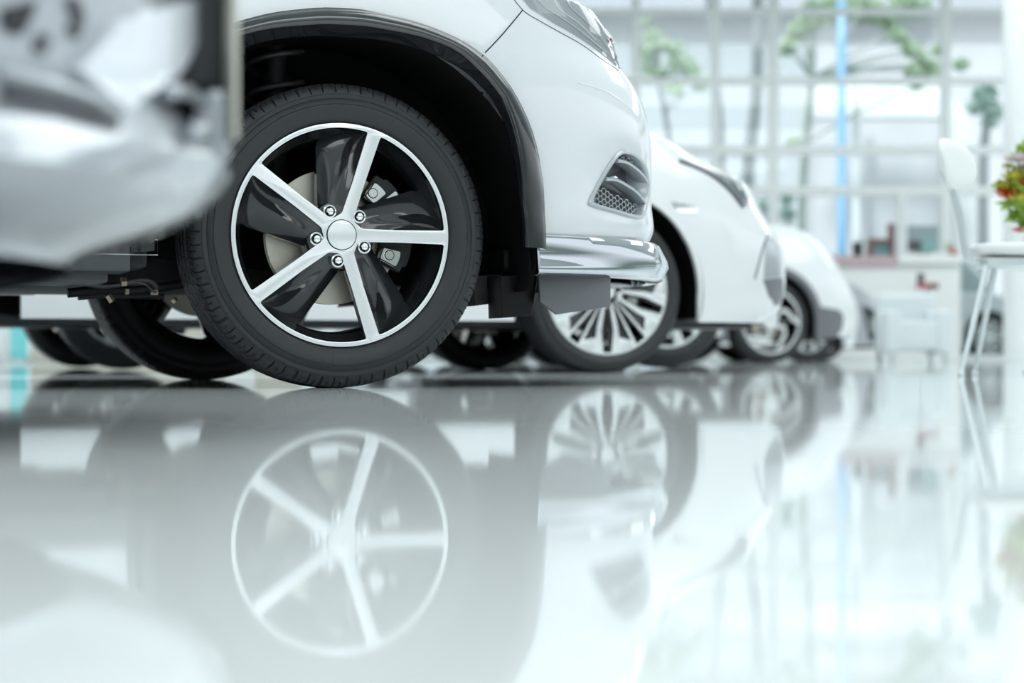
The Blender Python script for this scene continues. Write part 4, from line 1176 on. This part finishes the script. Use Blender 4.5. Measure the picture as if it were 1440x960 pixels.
fl = flowers('flower_arrangement', (at(1462,350,TY).x, TY, tz), 1.0, [(at(px,py,TY-.16+random.uniform(-.05,.03)), r*1.3, m) for (px,py), r, m in bl], 'bouquet of orange, yellow and white flowers at the right edge', [(at(1438,262,TY+.03),.08,70,.035),(at(1442,285,TY),.09,90,.035),(at(1438,213,TY+.02),.04,30,.03),(at(1455,300,TY),.07,60,.035),(at(1405,262,TY),.02,8,.03),(at(1465,255,TY+.05),.11,120,.04)], .12)
bm = bmesh.new()
for c_, r, n, s_ in ((at(1432,262,TY+.05),.06,60,.03),(at(1405,263,TY),.02,8,.025),(at(1420,266,TY+.03),.03,25,.03)): leaf_cloud(bm, c_, r, n, s_)
obj('dark_foliage', bm, 'leafk', fl)
# left background
def standee(px0, px1, py0, Y, mat, name, label, cat):
    t = empty(name, (0,0,0)); a = at(px0,500,Y).x; b = at(px1,500,Y).x
    bm = bmesh.new(); box(bm, (a,Y,.03), (b,Y+.03,at(720,py0,Y).z), .004); obj('panel', bm, mat, t)
    bm = bmesh.new(); box(bm, (a-.01,Y-.12,0), (b+.01,Y+.15,.03), .004); obj('foot', bm, 'steel', t); tag(t, label, cat)
standee(14,38,250,17.5,'teal','roll_up_banner','teal banner stand at far left behind the parked cars','banner')
standee(-14,12,240,17.6,'white_plastic','display_board','white display board left of the teal banner','board')
t = empty('low_cabinet', (0,0,0)); bm = bmesh.new(); box(bm, (at(42,500,21).x,21,.0), (at(420,500,21).x,21.5,.95), .01); obj('carcass', bm, 'beige', t); bm = bmesh.new(); box(bm, (at(40,500,21).x,20.97,.95), (at(423,500,21).x,21.53,.99), .006); obj('top', bm, 'white_plastic', t)
tag(t, 'low beige cabinet behind the rear wheel at far left', 'cabinet')
def ground_pot(px, Y, mats, label):
    c = at(px, 500, Y); c.z = 0
    flowers('flower_pot', (c.x, Y, 0), 1.6, [(Vector((c.x+random.uniform(-.16,.16), Y+random.uniform(-.1,.1), random.uniform(.30,.48))), .07, random.choice(mats)) for _ in range(9)], label, [(Vector((c.x,Y,.32)), .16, 120, .05)], .2, 'plant')
ground_pot(338, 14.6, ['petal_p','petal_o','red'], 'pot of pink and orange flowers glimpsed between the tires')
ground_pot(712, 25.5, ['petal_w','petal_y'], 'green leafy pot glimpsed right of the hatchback far wheel')

# ================================================================== light
W_ = bpy.data.worlds.new('world'); S.world = W_; W_.use_nodes = True
nt = W_.node_tree; bg = nt.nodes['Background']
tc = nt.nodes.new('ShaderNodeTexCoord'); sp = nt.nodes.new('ShaderNodeSeparateXYZ'); cr = nt.nodes.new('ShaderNodeValToRGB')
nt.links.new(tc.outputs['Generated'], sp.inputs[0]); nt.links.new(sp.outputs['Z'], cr.inputs['Fac']); nt.links.new(cr.outputs['Color'], bg.inputs['Color'])
e = cr.color_ramp.elements; e[0].position = .05; e[0].color = (.20,.25,.23,1); e[1].position = .17; e[1].color = (.88,.95,1,1)
bg.inputs['Strength'].default_value = 1.4
def area(name, loc, rot, sx, sy, power, col=(1,1,1)):
    l = bpy.data.lights.new(name, 'AREA'); l.shape = 'RECTANGLE'; l.size = sx; l.size_y = sy; l.energy = power; l.color = col
    o = bpy.data.objects.new(name, l); COL.objects.link(o); o.location = loc; o.rotation_euler = rot; return o
for i, (x, y) in enumerate([(-5,-1.5),(4,-1.5),(-5,6),(4,6),(-5,14),(5,14),(2,22),(9,22)]):
    area('ceiling_light', (x,y,5.1), (0,0,0), 6.5, 3.6, 175 if y < 8 else 180, (.95,.99,1))
sun = bpy.data.lights.new('sun', 'SUN'); sun.energy = 3.0; sun.angle = R_(8); so = bpy.data.objects.new('sun', sun); COL.objects.link(so); so.rotation_euler = (R_(48), 0, R_(-25))
S.view_settings.view_transform = 'Standard'; S.view_settings.look = 'None'; S.view_settings.gamma = 1; S.view_settings.exposure = .05; S.view_settings.use_curve_mapping = False
S.cycles.use_denoising = True; S.cycles.max_bounces = 8; S.cycles.sample_clamp_indirect = 6
S.cycles.caustics_reflective = False; S.cycles.caustics_refractive = False
